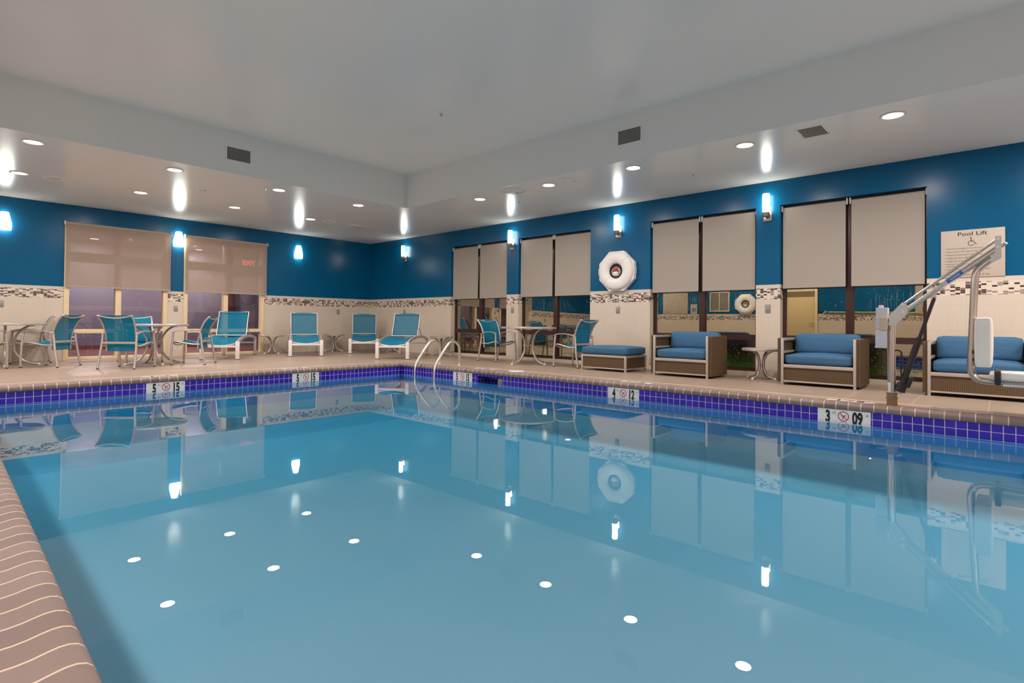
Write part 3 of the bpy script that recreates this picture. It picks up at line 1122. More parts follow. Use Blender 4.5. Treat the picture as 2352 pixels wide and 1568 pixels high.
life_ring((RX0+.006, -6.0, 1.62), 1, 'white life ring on the opposite wall, seen only reflected in the window glass')

# ------------------------------------------------------------------ pool lift sign
t = thing('pool_lift_sign', 'cream Pool Lift rules sign with wheelchair symbol on the right wall', 'sign', (0, -12.085, 1.57))
MB().box((-.018, -.281, -.273), (-.0065, .281, .273), .001).build('board', M['sign'], t)
RT, UP = (0, -1, 0), (0, 0, 1)
fx = -.0185
tx = MB()
tx.text('Pool Lift', (fx, 0, .205), RT, UP, .062, 1.25, 'CENTER', .004)
tx.build('title', M['ink'], t, smooth=0)
wc = MB()
def wheel(mb, c, k, RT, UP, n):
    """wheelchair pictogram about 1*k high, centred at c"""
    RT, UP, c, n = Vector(RT), Vector(UP), Vector(c), Vector(n)
    P = lambda x, y: c+RT*x*k+UP*y*k+n*.001
    w = .035*k
    rr = [P(-.08+.30*math.cos(a), -.2+.30*math.sin(a)) for a in [math.radians(100+i*10) for i in range(0, 23)]]
    mb.tube(rr, w, 6)
    mb.tube([P(-.1, .28), P(-.07, -.05), P(.2, -.05), P(.33, -.36), P(.48, -.31)], w*1.1, 6)
    mb.tube([P(-.09, .12), P(.18, .12)], w, 6)
    mb.tube([P(-.1, .42)-n*.0005, P(-.1, .42)+n*.001], .085*k, 14)
wheel(wc, (fx+.002, 0, .135), .092, RT, UP, (-1, 0, 0))
wc.build('wheelchair_symbol', M['ink'], t)
lines = ['Pool Lift Is Available During Pool Hours', 'Water Level Is 48" Deep At Pool Lift', 'Maximum Rated Load Is 300 Pounds', 'Lifting Capacity Is 300 Pounds', 'Height Of Lift Seat Above Deck Is 18"', 'Pool Lift To Be Operated By User From Both', None, 'Lift Seat Is Lowered 18" Below Water Level', None, 'Guests Must Be Familiar With The Lift Seat']
cont = {6: 'Deck And Water', 8: 'At The Lowest Position'}
z = .055
for i, s_ in enumerate(lines):
    body = MB()
    if s_:
        body.text('\u2022', (fx, .245, z), RT, UP, .026, 1.2)
        body.text(s_, (fx, .228, z), RT, UP, .0215, 1.0)
        z -= .036 if (i+1) not in cont else .026
    else:
        body.text(cont[i], (fx, .228, z), RT, UP, .0215, 1.0)
        z -= .036
    body.build('rule_line', M['greyink'], t, smooth=0)

# ------------------------------------------------------------------ depth markers
def no_dive(ring_, fig, c, r, RT, UP, n):
    RT, UP, c, n = Vector(RT), Vector(UP), Vector(c), Vector(n)
    P = lambda x, y: c+RT*x*r+UP*y*r+n*.0012
    def flat(mb, pts, w):
        pts = [Vector(p) for p in pts]
        for a, b in zip(pts[:-1], pts[1:]):
            tt = (b-a).normalized()
            sd_ = n.cross(tt)*w
            mb.add([a-sd_, b-sd_, b+sd_, a+sd_], [(0, 1, 2, 3)])
    V, F = [], []
    for i in range(40):
        a = 2*PI*i/40
        V += [P(math.cos(a), math.sin(a)), P(.84*math.cos(a), .84*math.sin(a))]
    for i in range(40):
        j = (i+1) % 40
        F.append((2*i, 2*j, 2*j+1, 2*i+1))
    ring_.add(V, F)
    flat(ring_, [P(-.62, .62), P(.62, -.62)], .07*r)
    flat(fig, [P(-.1, -.45), P(-.1, -.15), P(.12, .05), P(.45, .32)], .06*r)
    flat(fig, [P(.05, .02), P(-.35, .12)], .045*r)
    flat(fig, [P(-.6, .05), P(.62, .0)], .012*r)
    flat(fig, [P(-.18, -.5), P(-.02, -.5)], .09*r)
def depth_marker(org, RT, UP, n, num, num2, label, w=.43, h=.132, group='white depth markers in the pool wall'):
    t = thing('depth_marker', label, 'depth marker', org, 0, group)
    RTv, UPv, nv = Vector(RT), Vector(UP), Vector(n)
    b = MB()
    P = [RTv*(sx*w/2)+UPv*(sy*h/2) for sx, sy in ((-1, -1), (1, -1), (1, 1), (-1, 1))]
    b.prism(P, nv*.004)
    b.build('white_tile', M['marker'], t, smooth=0)
    o = nv*.0046
    k = h/.132
    d = MB()
    d.text(num, o+RTv*(-.128*k)+UPv*(-.053*k), RT, UP, .148*k, .56, 'CENTER', .045, .0006)
    d.build('feet_numeral', M['ink'], t, smooth=0)
    d = MB()
    d.text(num2, o+RTv*(.112*k)+UPv*(-.053*k), RT, UP, .148*k, .56, 'CENTER', .045, .0006)
    d.build('metre_numeral', M['ink'], t, smooth=0)
    d = MB()
    d.text('FT', o+RTv*(-.088*k)+UPv*(.018*k), RT, UP, .033*k, .8, 'LEFT', 0, .0006)
    d.build('feet_letters', M['ink'], t, smooth=0)
    d = MB()
    d.text('M', o+RTv*(.178*k)+UPv*(.018*k), RT, UP, .033*k, .8, 'LEFT', 0, .0006)
    d.build('metre_letter', M['ink'], t, smooth=0)
    rg, fg = MB(), MB()
    no_dive(rg, fg, o+UPv*.006*k, .046*k, RT, UP, n)
    rg.build('red_prohibition_ring', M['red'], t, smooth=0)
    fg.build('diver_figure', M['ink'], t, smooth=0)
ZM = -.124
for y, a, b, lb in ((-6.037, '5', '15', 'white depth marker 5 FT 15 M right of the steel pool ladder'), (-8.897, '4', '12', 'white 4 FT 12 M depth marker in the pool wall below the ottoman'), (-11.233, '3', '09', 'white 3 FT 09 M depth marker in the pool wall beside the lift')):
    depth_marker((-2.29, y, ZM), (0, -1, 0), (0, 0, 1), (-1, 0, 0), a, b, lb)
for x, lb in ((-5.936, 'white 5 FT 15 M depth marker in the far pool wall before the chairs'), (-4.073, 'white 5 FT 15 M depth marker in the far pool wall before the loungers')):
    depth_marker((x, -4.47, ZM), (1, 0, 0), (0, 0, 1), (0, -1, 0), '5', '15', lb)
for y, a, b, lb in ((-6.3, '5', '15', 'white depth tile flat in the deck by the pool ladder'), (-8.95, '4', '12', 'white depth tile flat in the deck in front of the ottoman'), (-11.25, '3', '09', 'white depth tile flat in the deck left of the pool lift mast')):
    depth_marker((-2.075, y, .0004), (0, -1, 0), (1, 0, 0), (0, 0, 1), a, b, lb, .40, .10, 'white depth tiles flat in the deck')
for x, lb in ((-5.95, 'white depth tile flat in the far deck in front of the chairs'), (-4.15, 'white depth tile flat in the far deck in front of the loungers')):
    depth_marker((x, -4.27, .0004), (1, 0, 0), (0, 1, 0), (0, 0, 1), '5', '15', lb, .40, .09, 'white depth tiles flat in the deck')
t = tag(MB().lathe([(.001, .006), (.11, .006), (.122, .003), (.125, 0.0005)], n=36, cap=False).build('skimmer_lid', M['marker'], loc=(-1.99, -6.90, .0005)), 'round white skimmer lid in the deck right of the ladder', 'lid')

# ------------------------------------------------------------------ pool ladder
t = thing('pool_ladder', 'polished steel pool ladder rails curving from the deck into the water', 'ladder', (0, -5.25, 0))
for s_ in (.25, -.25):
    P = [(-1.87, s_, 0), (-1.87, s_, .20)] + [(-2.02+.15*math.cos(a), s_, .255+.15*math.sin(a)) for a in [math.radians(q) for q in range(12, 140, 12)]]
    P += [(-2.27, s_, .195), (-2.35, s_, .09), (-2.395, s_, .015), (-2.415, s_, -.06), (-2.42, s_, -.15), (-2.42, s_, -.34)]
    MB().tube(crv(P, 3), .021, 14, ref=(0, 1, 0)).build('handrail', M['steel'], t)
    MB().lathe([(.048, .001), (.05, .008), (.034, .018), (.022, .03)], (-1.87, s_, 0), 24).build('base_flange', M['steel'], t)

# ------------------------------------------------------------------ armchairs
def resize(t, k):
    for c in kids(t):
        c.data.transform(Matrix.Scale(k, 4))
        resize(c, k)
    return t
def make_chair(label):
    t = thing('sling_armchair', label, 'chair', (0, 0, 0), 0, 'teal sling armchairs around the round tables')
    flat = [(-.018, -.007), (.018, -.007), (.018, .007), (-.018, .007)]
    for s_ in (-1, 1):
        l = MB().tube(crv([(s_*.290, .262, .012), (s_*.290, .256, .30), (s_*.283, .245, .46), (s_*.279, .236, .583)], 4), [.0175]*13, 12).build('front_leg', M['silver'], t)
        MB().lathe([(.014, 0), (.018, .002), (.018, .016)], (s_*.290, .262, 0), 12).build('foot_cap', M['rubber'], l)
        l = MB().tube(crv([(s_*.285, -.292, .012), (s_*.278, -.245, .26), (s_*.268, -.222, .43), (s_*.266, -.206, .565)], 4), [.0175]*13, 12).build('rear_leg', M['silver'], t)
        MB().lathe([(.014, 0), (.018, .002), (.018, .016)], (s_*.285, -.292, 0), 12).build('foot_cap', M['rubber'], l)
        MB().tube(crv([(s_*.266, -.225, .568), (s_*.270, -.08, .606), (s_*.276, .09, .616), (s_*.279, .205, .600), (s_*.280, .255, .584)], 5), 1, prof=flat, ref=(0, 0, 1)).build('armrest', M['silver'], t)
    side = [(0, -.155, .285), (0, -.158, .40), (0, -.172, .52), (0, -.205, .65), (0, -.262, .77), (0, -.345, .87)]
    bf = MB()
    for s_ in (-1, 1):
        bf.tube(crv([(s_*(.236+.030*max(0, (p[2]-.5)/.37)**1.5), p[1], p[2]) for p in side], 5), .0145, 10)
        bf.tube([(s_*.236, -.175, .49), (s_*.268, -.215, .49)], .012, 8)
    tip = side[-1]
    bf.tube(crv([(-.266, tip[1], tip[2]), (-.15, tip[1]+.012, tip[2]-.028), (0, tip[1]+.016, tip[2]-.042), (.15, tip[1]+.012, tip[2]-.028), (.266, tip[1], tip[2])], 5), .013, 10)
    bf.build('back_frame', M['silver'], t)
    MB().box((-.27, -.236, .408), (.27, -.216, .444), .004).build('back_rail', M['silver'], t)
    sf = MB()
    for s_ in (-1, 1):
        sf.tube(crv([(s_*.238, -.19, .372), (s_*.240, -.05, .372), (s_*.242, .12, .404), (s_*.244, .215, .422), (s_*.245, .255, .402)], 5), .0135, 10)
        sf.tube([(s_*.244, .235, .415), (s_*.284, .248, .415)], .011, 8)
        sf.tube([(s_*.238, -.18, .372), (s_*.275, -.236, .38)], .011, 8)
    sf.tube(crv([(-.245, .25, .400), (-.14, .25, .362), (0, .25, .350), (.14, .25, .362), (.245, .25, .400)], 5), 1, prof=[(-.012, -.006), (.012, -.006), (.012, .006), (-.012, .006)], ref=(0, 1, 0))
    sf.build('seat_frame', M['silver'], t)
    sc = crv(side, 6)
    def back(u, v):
        q = sc[int(round(v*(len(sc)-1)))]
        b = .028*(1-(2*u-1)**2)*(1-.5*v)
        w_ = .228+.026*max(0, (q.z-.5)/.37)**1.5
        return (-w_+2*w_*u, q.y-b, q.z+.004*v)
    MB().sheet(back, 10, len(sc)-1, .004).build('back_sling', M['sling'], t)
    st = crv([(0, -.17, .378), (0, -.05, .376), (0, .12, .408), (0, .215, .428), (0, .252, .412)], 5)
    def seat(u, v):
        q = st[int(round(v*(len(st)-1)))]
        b = .03*(1-(2*u-1)**2)
        return (-.232+.464*u, q.y, q.z-b)
    MB().sheet(seat, 10, len(st)-1, .004).build('seat_sling', M['sling'], t)
    MB().box((.06, tip[1]-.003+.012, tip[2]-.012), (.12, tip[1]+.003+.012, tip[2]-.002)).build('sewn_tag', M['white_trim'], t)
    return resize(t, .9)
ch0 = make_chair('teal armchair facing right beside the first right-hand window and middle round table')
ch0.location = (-.60, -5.18, 0)
def face(dx, dy): return math.atan2(dy, dx)-PI/2
ch0.rotation_euler = (0, 0, face(-.05, -1))
dup(ch0, (-.655, -7.01, 0), face(.03, 1), 'teal armchair with its back by the ottoman, facing left across the round table')
dup(ch0, (-4.93, -2.31, 0), face(-.80, .60), 'teal armchair right of the left-centre round table, seen from its side and back')
dup(ch0, (-5.90, -2.53, 0), face(.70, .71), 'teal armchair with its back to the pool, in front of the left-centre round table')
dup(ch0, (-5.42, -1.26, 0), face(.02, -1), 'teal armchair facing the pool behind the left-centre round table')
dup(ch0, (-6.65, -1.51, 0), face(-.75, .66), 'teal armchair with its back turned at the front right of the far-left round table')
dup(ch0, (-6.76, -.30, 0), face(-1, .08), 'teal armchair partly hidden behind the front chair of the far-left round table')
dup(ch0, (-7.50, -1.62, 0), face(.6, .8), 'armchair cut off by the left edge, only its arm and legs in view')

# ------------------------------------------------------------------ tables
def make_table(label, R, H, rt_, rm, rb, tr, n, a0, group, ringz=None):
    t = thing('round_table' if R > .4 else 'side_table', label, 'table', (0, 0, 0), 0, group)
    MB().lathe([(.001, H-.006), (R-.03, H-.004), (R-.03, H), (.001, H+.0005)], n=48, cap=False).build('table_top', M['tabletop'], t)
    MB().lathe([(R-.032, H+.002), (R-.006, H+.003), (R, H-.003), (R, H-.027), (R-.006, H-.031), (R-.032, H-.028), (R-.032, H+.002)], n=56, cap=False).build('rim', M['silver'], t)
    for k in range(n):
        a = a0+2*PI*k/n
        c, s_ = math.cos(a), math.sin(a)
        hm = H-.03
        P = [(rt_*1.25, hm), (rt_, hm-.012), (rm+(rt_-rm)*.42, hm*.86), (rm+.005, hm*.66), (rm, hm*.5), (rm+.008, hm*.34), (rm+(rb-rm)*.34, hm*.13), (rb*.80, .028), (rb, .014)]
        l = MB().tube(crv([(r*c, r*s_, z) for r, z in P], 4), tr, 12, ref=(-s_, c, 0)).build('leg', M['silver'], t)
        MB().lathe([(tr*.8, 0), (tr*1.25, .004), (tr*1.25, .02), (tr*.6, .034)], (rb*c, rb*s_, 0), 14).build('foot', M['white_plastic'], l)
    if ringz:
        MB().tube([(rm*.95*math.cos(2*PI*i/24), rm*.95*math.sin(2*PI*i/24), ringz) for i in range(24)], .009, 8, closed=True).build('ring_brace', M['silver'], t)
    else:
        MB().lathe([(rm*.9, H*.42), (rm*1.0, H*.43), (rm*1.0, H*.47), (rm*.9, H*.48)], n=16).build('hub', M['silver'], t)
    return t
T0 = make_table('round grey table between two teal chairs by the right-hand windows', .49, .655, .27, .105, .40, .0165, 4, math.radians(85), 'large round tables', .33)
T0.location = (-.72, -6.06, 0)
dup(T0, (-5.40, -1.95, 0), math.radians(7), 'round grey table ringed by three teal chairs in front of the lobby windows')
dup(T0, (-7.12, -.97, 0), math.radians(0), 'round grey table cut off by the left edge of the photo')
S0 = make_table('small round side table right of the right lobby window, left of the facing loungers', .245, .412, .13, .036, .20, .0135, 4, math.radians(15), 'small round side tables')
S0.location = (-2.74, -.40, 0)
dup(S0, (-1.23, -.36, 0), math.radians(35), 'small round side table between the two facing loungers')
dup(S0, (-.30, -1.38, 0), math.radians(10), 'small round side table in the corner, half hidden by the turned lounger')
dup(S0, (-.31, -3.22, 0), math.radians(25), 'small round side table behind the pool ladder rails')
dup(S0, (-.46, -9.93, 0), math.radians(60), 'small round side table between two wicker armchairs')

# ------------------------------------------------------------------ loungers
def make_lounger(label):
    t = thing('sun_lounger', label, 'lounger', (0, 0, 0), 0, 'teal sling loungers with raised backs')
    W = .30
    Ln = 1.52
    for s_ in (-1, 1):
        l = MB().box((s_*W-.033, -.028, .006), (s_*W+.033, .028, .335), .006).build('front_leg', M['white_metal'], t)
        MB().box((s_*W-.034, -.029, 0), (s_*W+.034, .029, .012), .002).build('foot_cap', M['rubber'], l)
        l = MB().box((s_*W-.025, -Ln-.022, .006), (s_*W+.025, -Ln+.022, .345), .005).build('rear_leg', M['silver'], t)
        MB().box((s_*W-.026, -Ln-.023, 0), (s_*W+.026, -Ln+.023, .012), .002).build('foot_cap', M['rubber'], l)
        pr = [(-.016, -.026), (.016, -.026), (.016, .026), (-.016, .026)]
        MB().tube(crv([(s_*W, -.02, .315), (s_*W, -.20, .36), (s_*W, -.50, .405), (s_*W, -.85, .42), (s_*W, -1.2, .405), (s_*W, -Ln, .36), (s_*W, -Ln-.06, .335)], 5), 1, prof=pr, ref=(0, 0, 1)).build('side_rail', M['silver'], t)
    MB().box((-W+.03, -.016, .225), (W-.03, .016, .265), .005).build('front_crossbar', M['white_metal'], t)
    MB().box((-W+.02, -Ln-.014, .25), (W-.02, -Ln+.014, .28), .005).build('rear_crossbar', M['silver'], t)
    sf = MB()
    for s_ in (-1, 1):
        sf.tube(crv([(s_*.262, .0, .292), (s_*.262, -.10, .338), (s_*.262, -.35, .392), (s_*.262, -.76, .415)], 5), .013, 8)
    sf.tube(crv([(-.262, .0, .292), (-.13, .005, .268), (0, .005, .258), (.13, .005, .268), (.262, .0, .292)], 5), .012, 8)
    sf.build('seat_frame', M['silver'], t)
    st = crv([(0, .004, .288), (0, -.10, .345), (0, -.35, .398), (0, -.76, .420)], 6)
    def seat(u, v):
        q = st[int(round(v*(len(st)-1)))]
        return (-.256+.512*u, q.y, q.z+.008-.034*(1-(2*u-1)**2))
    MB().sheet(seat, 10, len(st)-1, .004).build('seat_sling', M['sling'], t)
    A, B = Vector((0, -.80, .405)), Vector((0, -1.03, .905))
    bf = MB()
    for s_ in (-1, 1):
        bf.tube([(s_*.268, A.y, A.z), (s_*.270, B.y, B.z)], .0085, 10)
    bf.tube([(-.268, A.y, A.z+.03), (.268, A.y, A.z+.03)], .008, 8)
    bf.tube(crv([(-.268, B.y, B.z), (0, B.y-.02, B.z-.012), (.268, B.y, B.z)], 5), .006, 8)
    bk = bf.build('back_frame', M['white_metal'], t)
    def back(u, v):
        p = A+(B-A)*(.02+.985*v)
        return (-.266+.532*u, p.y-.03*(1-(2*u-1)**2)*(.4+.6*(1-v)), p.z)
    MB().sheet(back, 10, 12, .004).build('back_sling', M['sling_open'], t)
    def hem(v0, v1, du):
        def f(u, v):
            p = back(u, v0+(v1-v0)*v)
            return (p[0], p[1]+.0042, p[2])
        return f
    h = MB().sheet(hem(.90, .925, 0), 10, 1, .002)
    for u0, u1 in ((0, .03), (.97, 1.0)):
        h.sheet(lambda u, v: (back(u0+(u1-u0)*u, v)[0], back(u0+(u1-u0)*u, v)[1]+.0042, back(0, v)[2]), 1, 12, .002)
    h.sheet(hem(.0, .02, 0), 10, 1, .002)
    h.build('hem_stitching', M['sling_dark'], t)
    br = MB()
    for s_ in (-1, 1):
        br.tube([(s_*.272, -.90, .62), (s_*.285, -1.16, .41)], .009, 8)
    br.build('back_prop', M['silver'], t)
    return t
L0 = make_lounger('teal lounger facing the pool left of the others, under the blue back wall lamp')
L0.location = (-2.64, -1.71, 0)
# local -y runs from the feet to the head end
def lrot(dx, dy): return math.atan2(dy, dx)+PI/2
L0.rotation_euler = (0, 0, lrot(.42, .91))
dup(L0, (-1.19, -1.58, 0), lrot(.55, .835), 'teal lounger nearest the room corner, facing the pool')
dup(L0, (-1.83, -3.55, 0), lrot(.80, .60), 'teal lounger left of the pool ladder, angled toward the camera')
dup(L0, (-4.27, -1.63, 0), lrot(.56, .83), 'teal lounger in front of the right lobby window, behind an armchair')

# ------------------------------------------------------------------ wicker armchairs and ottoman
def make_sofa(label):
    t = thing('wicker_armchair', label, 'armchair', (0, 0, 0), 0, 'wicker armchairs with blue cushions')
    X0, X1, Wh, H = -.335, .36, .383, .568
    ow, th = Wh+.058, .045
    def path(o):
        """U from front-left round the back to front-right, offset o inwards"""
        w = ow-o
        xb = X1-o
        r = max(.05, .17-o)
        P = [(X0+.012, w)]
        for i in range(9):
            a = PI/2*i/8
            P.append((xb-r+r*math.sin(a), w-r+r*math.cos(a)))
        for i in range(9):
            a = PI/2*i/8
            P.append((xb-r+r*math.cos(a), -w+r-r*math.sin(a)))
        P.append((X0+.012, -w))
        return P
    po, pi_ = path(0), path(th)
    n = len(po)
    mb = MB()
    z0, z1 = .03, H
    V = [(x, y, z) for z in (z0, z1) for x, y in po]+[(x, y, z) for z in (z0, z1) for x, y in pi_]
    F = []
    for k in range(n-1):
        F += [(k, k+1, n+k+1, n+k), (2*n+k+1, 2*n+k, 3*n+k, 3*n+k+1), (n+k, n+k+1, 3*n+k+1, 3*n+k), (k+1, k, 2*n+k, 2*n+k+1)]
    F += [(0, n, 3*n, 2*n), (n-1, 2*n+n-1, 3*n+n-1, n+n-1)]
    mb.add(V, F)
    mb.build('wicker_shell', M['wicker'], t)
    for s_ in (-1, 1):
        MB().box((X0-.014, s_*Wh-.014, 0), (X0+.016, s_*Wh+.014, H+.004), .003).build('front_post', M['silver'], t)
    f = MB()
    f.box((X0-.012, -Wh+.014, .212), (X0+.016, Wh-.014, .25), .003)
    f.box((X0-.010, -Wh+.014, .036), (X0+.014, Wh-.014, .054), .003)
    for s_ in (-1, 1):
        yi = s_*(Wh-.004)
        f.box((X0+.016, yi-.016, H-.03), (X1-.20, yi+.016, H+.003), .003)
        f.box((X0+.016, yi-.014, .385), (X1-.20, yi+.014, .412), .003)
    f.build('frame', M['silver'], t)
    MB().box((X0-.002, -Wh+.014, .054), (X0+.012, Wh-.014, .212)).build('front_panel', M['wicker'], t)
    MB().box((X0+.03, -Wh+.02, .06), (X1-.06, Wh-.02, .24)).build('seat_base', M['dark'], t)
    MB().pillow((-.035, 0, .312), (.30, Wh-.022, .062), .04, (.0, .0, .018)).build('seat_cushion', M['cushion'], t)
    rot = Matrix.Rotation(math.radians(-10), 3, 'Y').inverted()
    MB().pillow((.17, 0, .490), (.068, Wh-.026, .132), .045, (.014, 0, .0), rot).build('back_cushion', M['cushion'], t)
    return t
A0 = make_sofa('wicker armchair with blue cushions in front of the window right of the life ring')
A0.location = (-.645, -9.017, 0)
dup(A0, (-.595, -10.706, 0), 0, 'wicker armchair with blue cushions in front of the window next to the pool lift')
dup(A0, (-.595, -12.147, 0), 0, 'wicker armchair with blue cushions cut by the right edge, behind the pool lift')
t = thing('wicker_ottoman', 'low wicker ottoman with a thick blue cushion below the life ring', 'ottoman', (-.665, -7.77, 0))
for sx in (-1, 1):
    for sy in (-1, 1):
        MB().box((sx*.30-.015, sy*.385-.015, 0), (sx*.30+.015, sy*.385+.015, .245), .003).build('leg', M['silver'], t)
f = MB()
for sy in (-1, 1):
    f.box((-.285, sy*.385-.014, .212), (.285, sy*.385+.014, .245), .003).box((-.285, sy*.385-.011, .034), (.285, sy*.385+.011, .052), .003)
for sx in (-1, 1):
    f.box((sx*.30-.014, -.37, .212), (sx*.30+.014, .37, .245), .003).box((sx*.30-.011, -.37, .034), (sx*.30+.011, .37, .052), .003)
f.build('frame', M['silver'], t)
w = MB()
for sy in (-1, 1):
    w.box((-.285, sy*.385-.006, .052), (.285, sy*.385+.006, .212))
for sx in (-1, 1):
    w.box((sx*.30-.006, -.37, .052), (sx*.30+.006, .37, .212))
w.build('wicker_panel', M['wicker'], t)
MB().pillow((0, 0, .308), (.318, .402, .063), .04, (0, 0, .016)).build('cushion', M['cushion'], t)

# ------------------------------------------------------------------ pool lift
LX, LYY = -2.07, -11.58
t = thing('pool_lift', 'stainless pool lift with raised arm and white hanging seat at the pool edge', 'pool lift', (LX, LYY, 0))
d = lambda y, z, x=0.0: (x, y-LYY, z)       # points given in room coordinates along the wall
MB().lathe([(.043, 0), (.043, .06), (.047, .062), (.047, .075), (.041, .078), (.041, .10), (.045, .102), (.045, .112), (.038, .115)], n=28).build('deck_socket', M['brass'], t)
MB().tube([(0, 0, .10), (0, 0, .80)], .030, 20).build('mast', M['brushed'], t)
MB().box((-.008, .024, .22), (.012, .034, .84), .002).build('cable_channel', M['brushed'], t)
pl_ = [d(-11.555, .735), d(-11.61, .735), d(-11.70, .845), d(-11.70, .905), d(-11.682, .945), d(-11.66, .945), d(-11.565, .83)]
for x in (-.034, .030):
    e = MB().prism([(p[0]+x, p[1], p[2]) for p in pl_], (.005, 0, 0)).build('elbow_plate', M['plate'], t)
    for p in (d(-11.668, .926), d(-11.668, .857)):
        MB().lathe([(.013, -.006), (.013, .006), (.006, .009)], (x+.0025, p[1], p[2]), 14, 'x').build('bolt', M['steel'], e)
MB().tube([d(-11.665, .926), d(-12.31, 1.463)], .0125, 14).build('upper_arm_tube', M['brushed'], t)
la = MB().tube([d(-11.665, .857), d(-12.31, 1.385)], .0235, 18).build('lower_arm_tube', M['brushed'], t)
n_ = Vector(d(-12.31, 1.385))-Vector(d(-11.665, .857))
n_.normalize()
o2 = Vector(d(-11.98, 1.115))
lab = MB()
sid = Vector((-1, 0, 0))
uu = n_.cross(sid)
V, F = [], []
for i in range(9):
    a = math.radians(-60+15*i+20)
    for q in (0, .135):
        V.append(o2+n_*q+(sid*math.cos(a)+uu*math.sin(a)*-1)*.0241)
for i in range(8):
    F.append((2*i, 2*i+1, 2*i+3, 2*i+2))
lab.add(V, F)
st = lab.build('blue_label', M['bluelabel'], la)
lt = MB()
for i in range(7):
    p = o2+n_*(.03+.012*i)+sid*.0247
    lt.add([p-uu*.006, p+n_*.006-uu*.006, p+n_*.006+uu*.006, p+uu*.006], [(0, 1, 2, 3)])
lt.build('label_lettering', M['white_trim'], st)
br_ = [d(-12.295, 1.485), d(-12.335, 1.485), d(-12.335, 1.35), d(-12.335, 1.31), d(-12.275, 1.268), d(-12.255, 1.285), d(-12.292, 1.34)]
for x in (-.036, .031):
    e = MB().prism([(p[0]+x, p[1], p[2]) for p in br_], (.005, 0, 0)).build('end_plate', M['plate'], t)
    for p in (d(-12.312, 1.462), d(-12.312, 1.395)):
        MB().lathe([(.013, -.006), (.013, .006), (.006, .009)], (x+.0025, p[1], p[2]), 14, 'x').build('bolt', M['steel'], e)
MB().tube([d(-12.33, 1.405), d(-12.352, 1.42), d(-12.362, 1.41)], .022, 12).build('stop_stub', M['brushed'], t)
MB().tube(crv([d(-12.28, 1.305), d(-12.225, 1.255), d(-12.185, 1.21), d(-12.168, 1.15), d(-12.16, 1.0), d(-12.145, .6), d(-12.138, .40), d(-12.148, .325), d(-12.185, .285), d(-12.25, .272), d(-12.45, .27), d(-12.72, .27)], 5), .027, 16, ref=(1, 0, 0)).build('hanger_tube', M['brushed'], t)
sb = MB()
for i in range(1):
    sb.pillow((-.0, -12.222-LYY, .60), (.215, .054, .205), .02, (0, .008, 0))
sb.build('seat_back', M['white_plastic'], t)
MB().pillow((0, -12.50-LYY, .325), (.215, .245, .030), .024, (0, 0, .008)).build('seat', M['white_plastic'], t)
MB().pillow((-.20, -12.58-LYY, .335), (.035, .26, .036), .022, (0, 0, 0)).build('seat_side', M['white_plastic'], t)
MB().box(d(-12.29, .262, -.245), d(-12.33, .375, .21), .012).build('seat_belt', M['black'], t)
MB().tube([d(-12.34, .262, -.2), d(-12.9, .262, -.2)], .014, 12).build('seat_rail', M['steel'], t)
sbk = MB().box(d(-12.15, .50, -.05), d(-12.19, .53, .05), .004)
sbk.box(d(-12.15, .44, -.03), d(-12.19, .46, .03), .004)
sbk.build('seat_back_clamp', M['black'], t)
MB().box(d(-11.462, .702, -.055), d(-11.553, .898, .05), .005).build('battery_box', M['boxgrey'], t)
MB().box(d(-11.478, .898, -.02), d(-11.515, .922, .02), .006).build('box_knob', M['boxgrey'], t)
MB().box(d(-11.458, .525, -.055), d(-11.548, .697, .05), .005).build('control_box', M['boxgrey'], t)
MB().box(d(-11.505, .69, -.075), d(-11.552, .81, -.055), .004).build('hand_control', M['beige'], t)
MB().tube(crv([d(-11.50, .525), d(-11.515, .505), d(-11.54, .50)], 4), .009, 8).build('cable_gland', M['black'], t)
MB().tube(crv([d(-11.60, .505, -.01), d(-11.64, .505, -.02), d(-11.655, .47, -.02), d(-11.65, .36, -.02), d(-11.655, .28, -.02), d(-11.668, .235, -.02)], 5), .007, 8).build('power_cable', M['black'], t)
Aa, Ab = Vector(d(-11.648, .165)), Vector(d(-11.892, .985))
ax = (Ab-Aa).normalized()
MB().tube([Aa, Aa+ax*.48], .027, 18).build('actuator_body', M['actuator'], t)
MB().tube([Aa+ax*.47, Ab], .015, 14).build('actuator_rod', M['actuator'], t)
mo = MB().tube([Aa-ax*.035, Aa+ax*.045], .043, 18).build('actuator_motor', M['actuator'], t)
MB().tube([Aa+ax*.0+Vector((.0, -.045, .01)), Aa+ax*.10+Vector((0, -.045, .0))], .022, 14).build('motor_housing', M['actuator'], mo)
MB().prism([d(-11.60, .13, -.01), d(-11.655, .105, -.01), d(-11.66, .125, -.01), d(-11.60, .165, -.01)], (.02, 0, 0)).build('actuator_bracket', M['brushed'], t)
MB().prism([d(-11.855, .985, -.012), d(-11.905, 1.03, -.012), d(-11.905, .97, -.012), d(-11.885, .962, -.012)], (.024, 0, 0)).build('arm_lug', M['brushed'], t)
MB().box((-.032, .006, .12), (-.026, .026, .21), .001).build('warning_label', M['white_trim'], t)

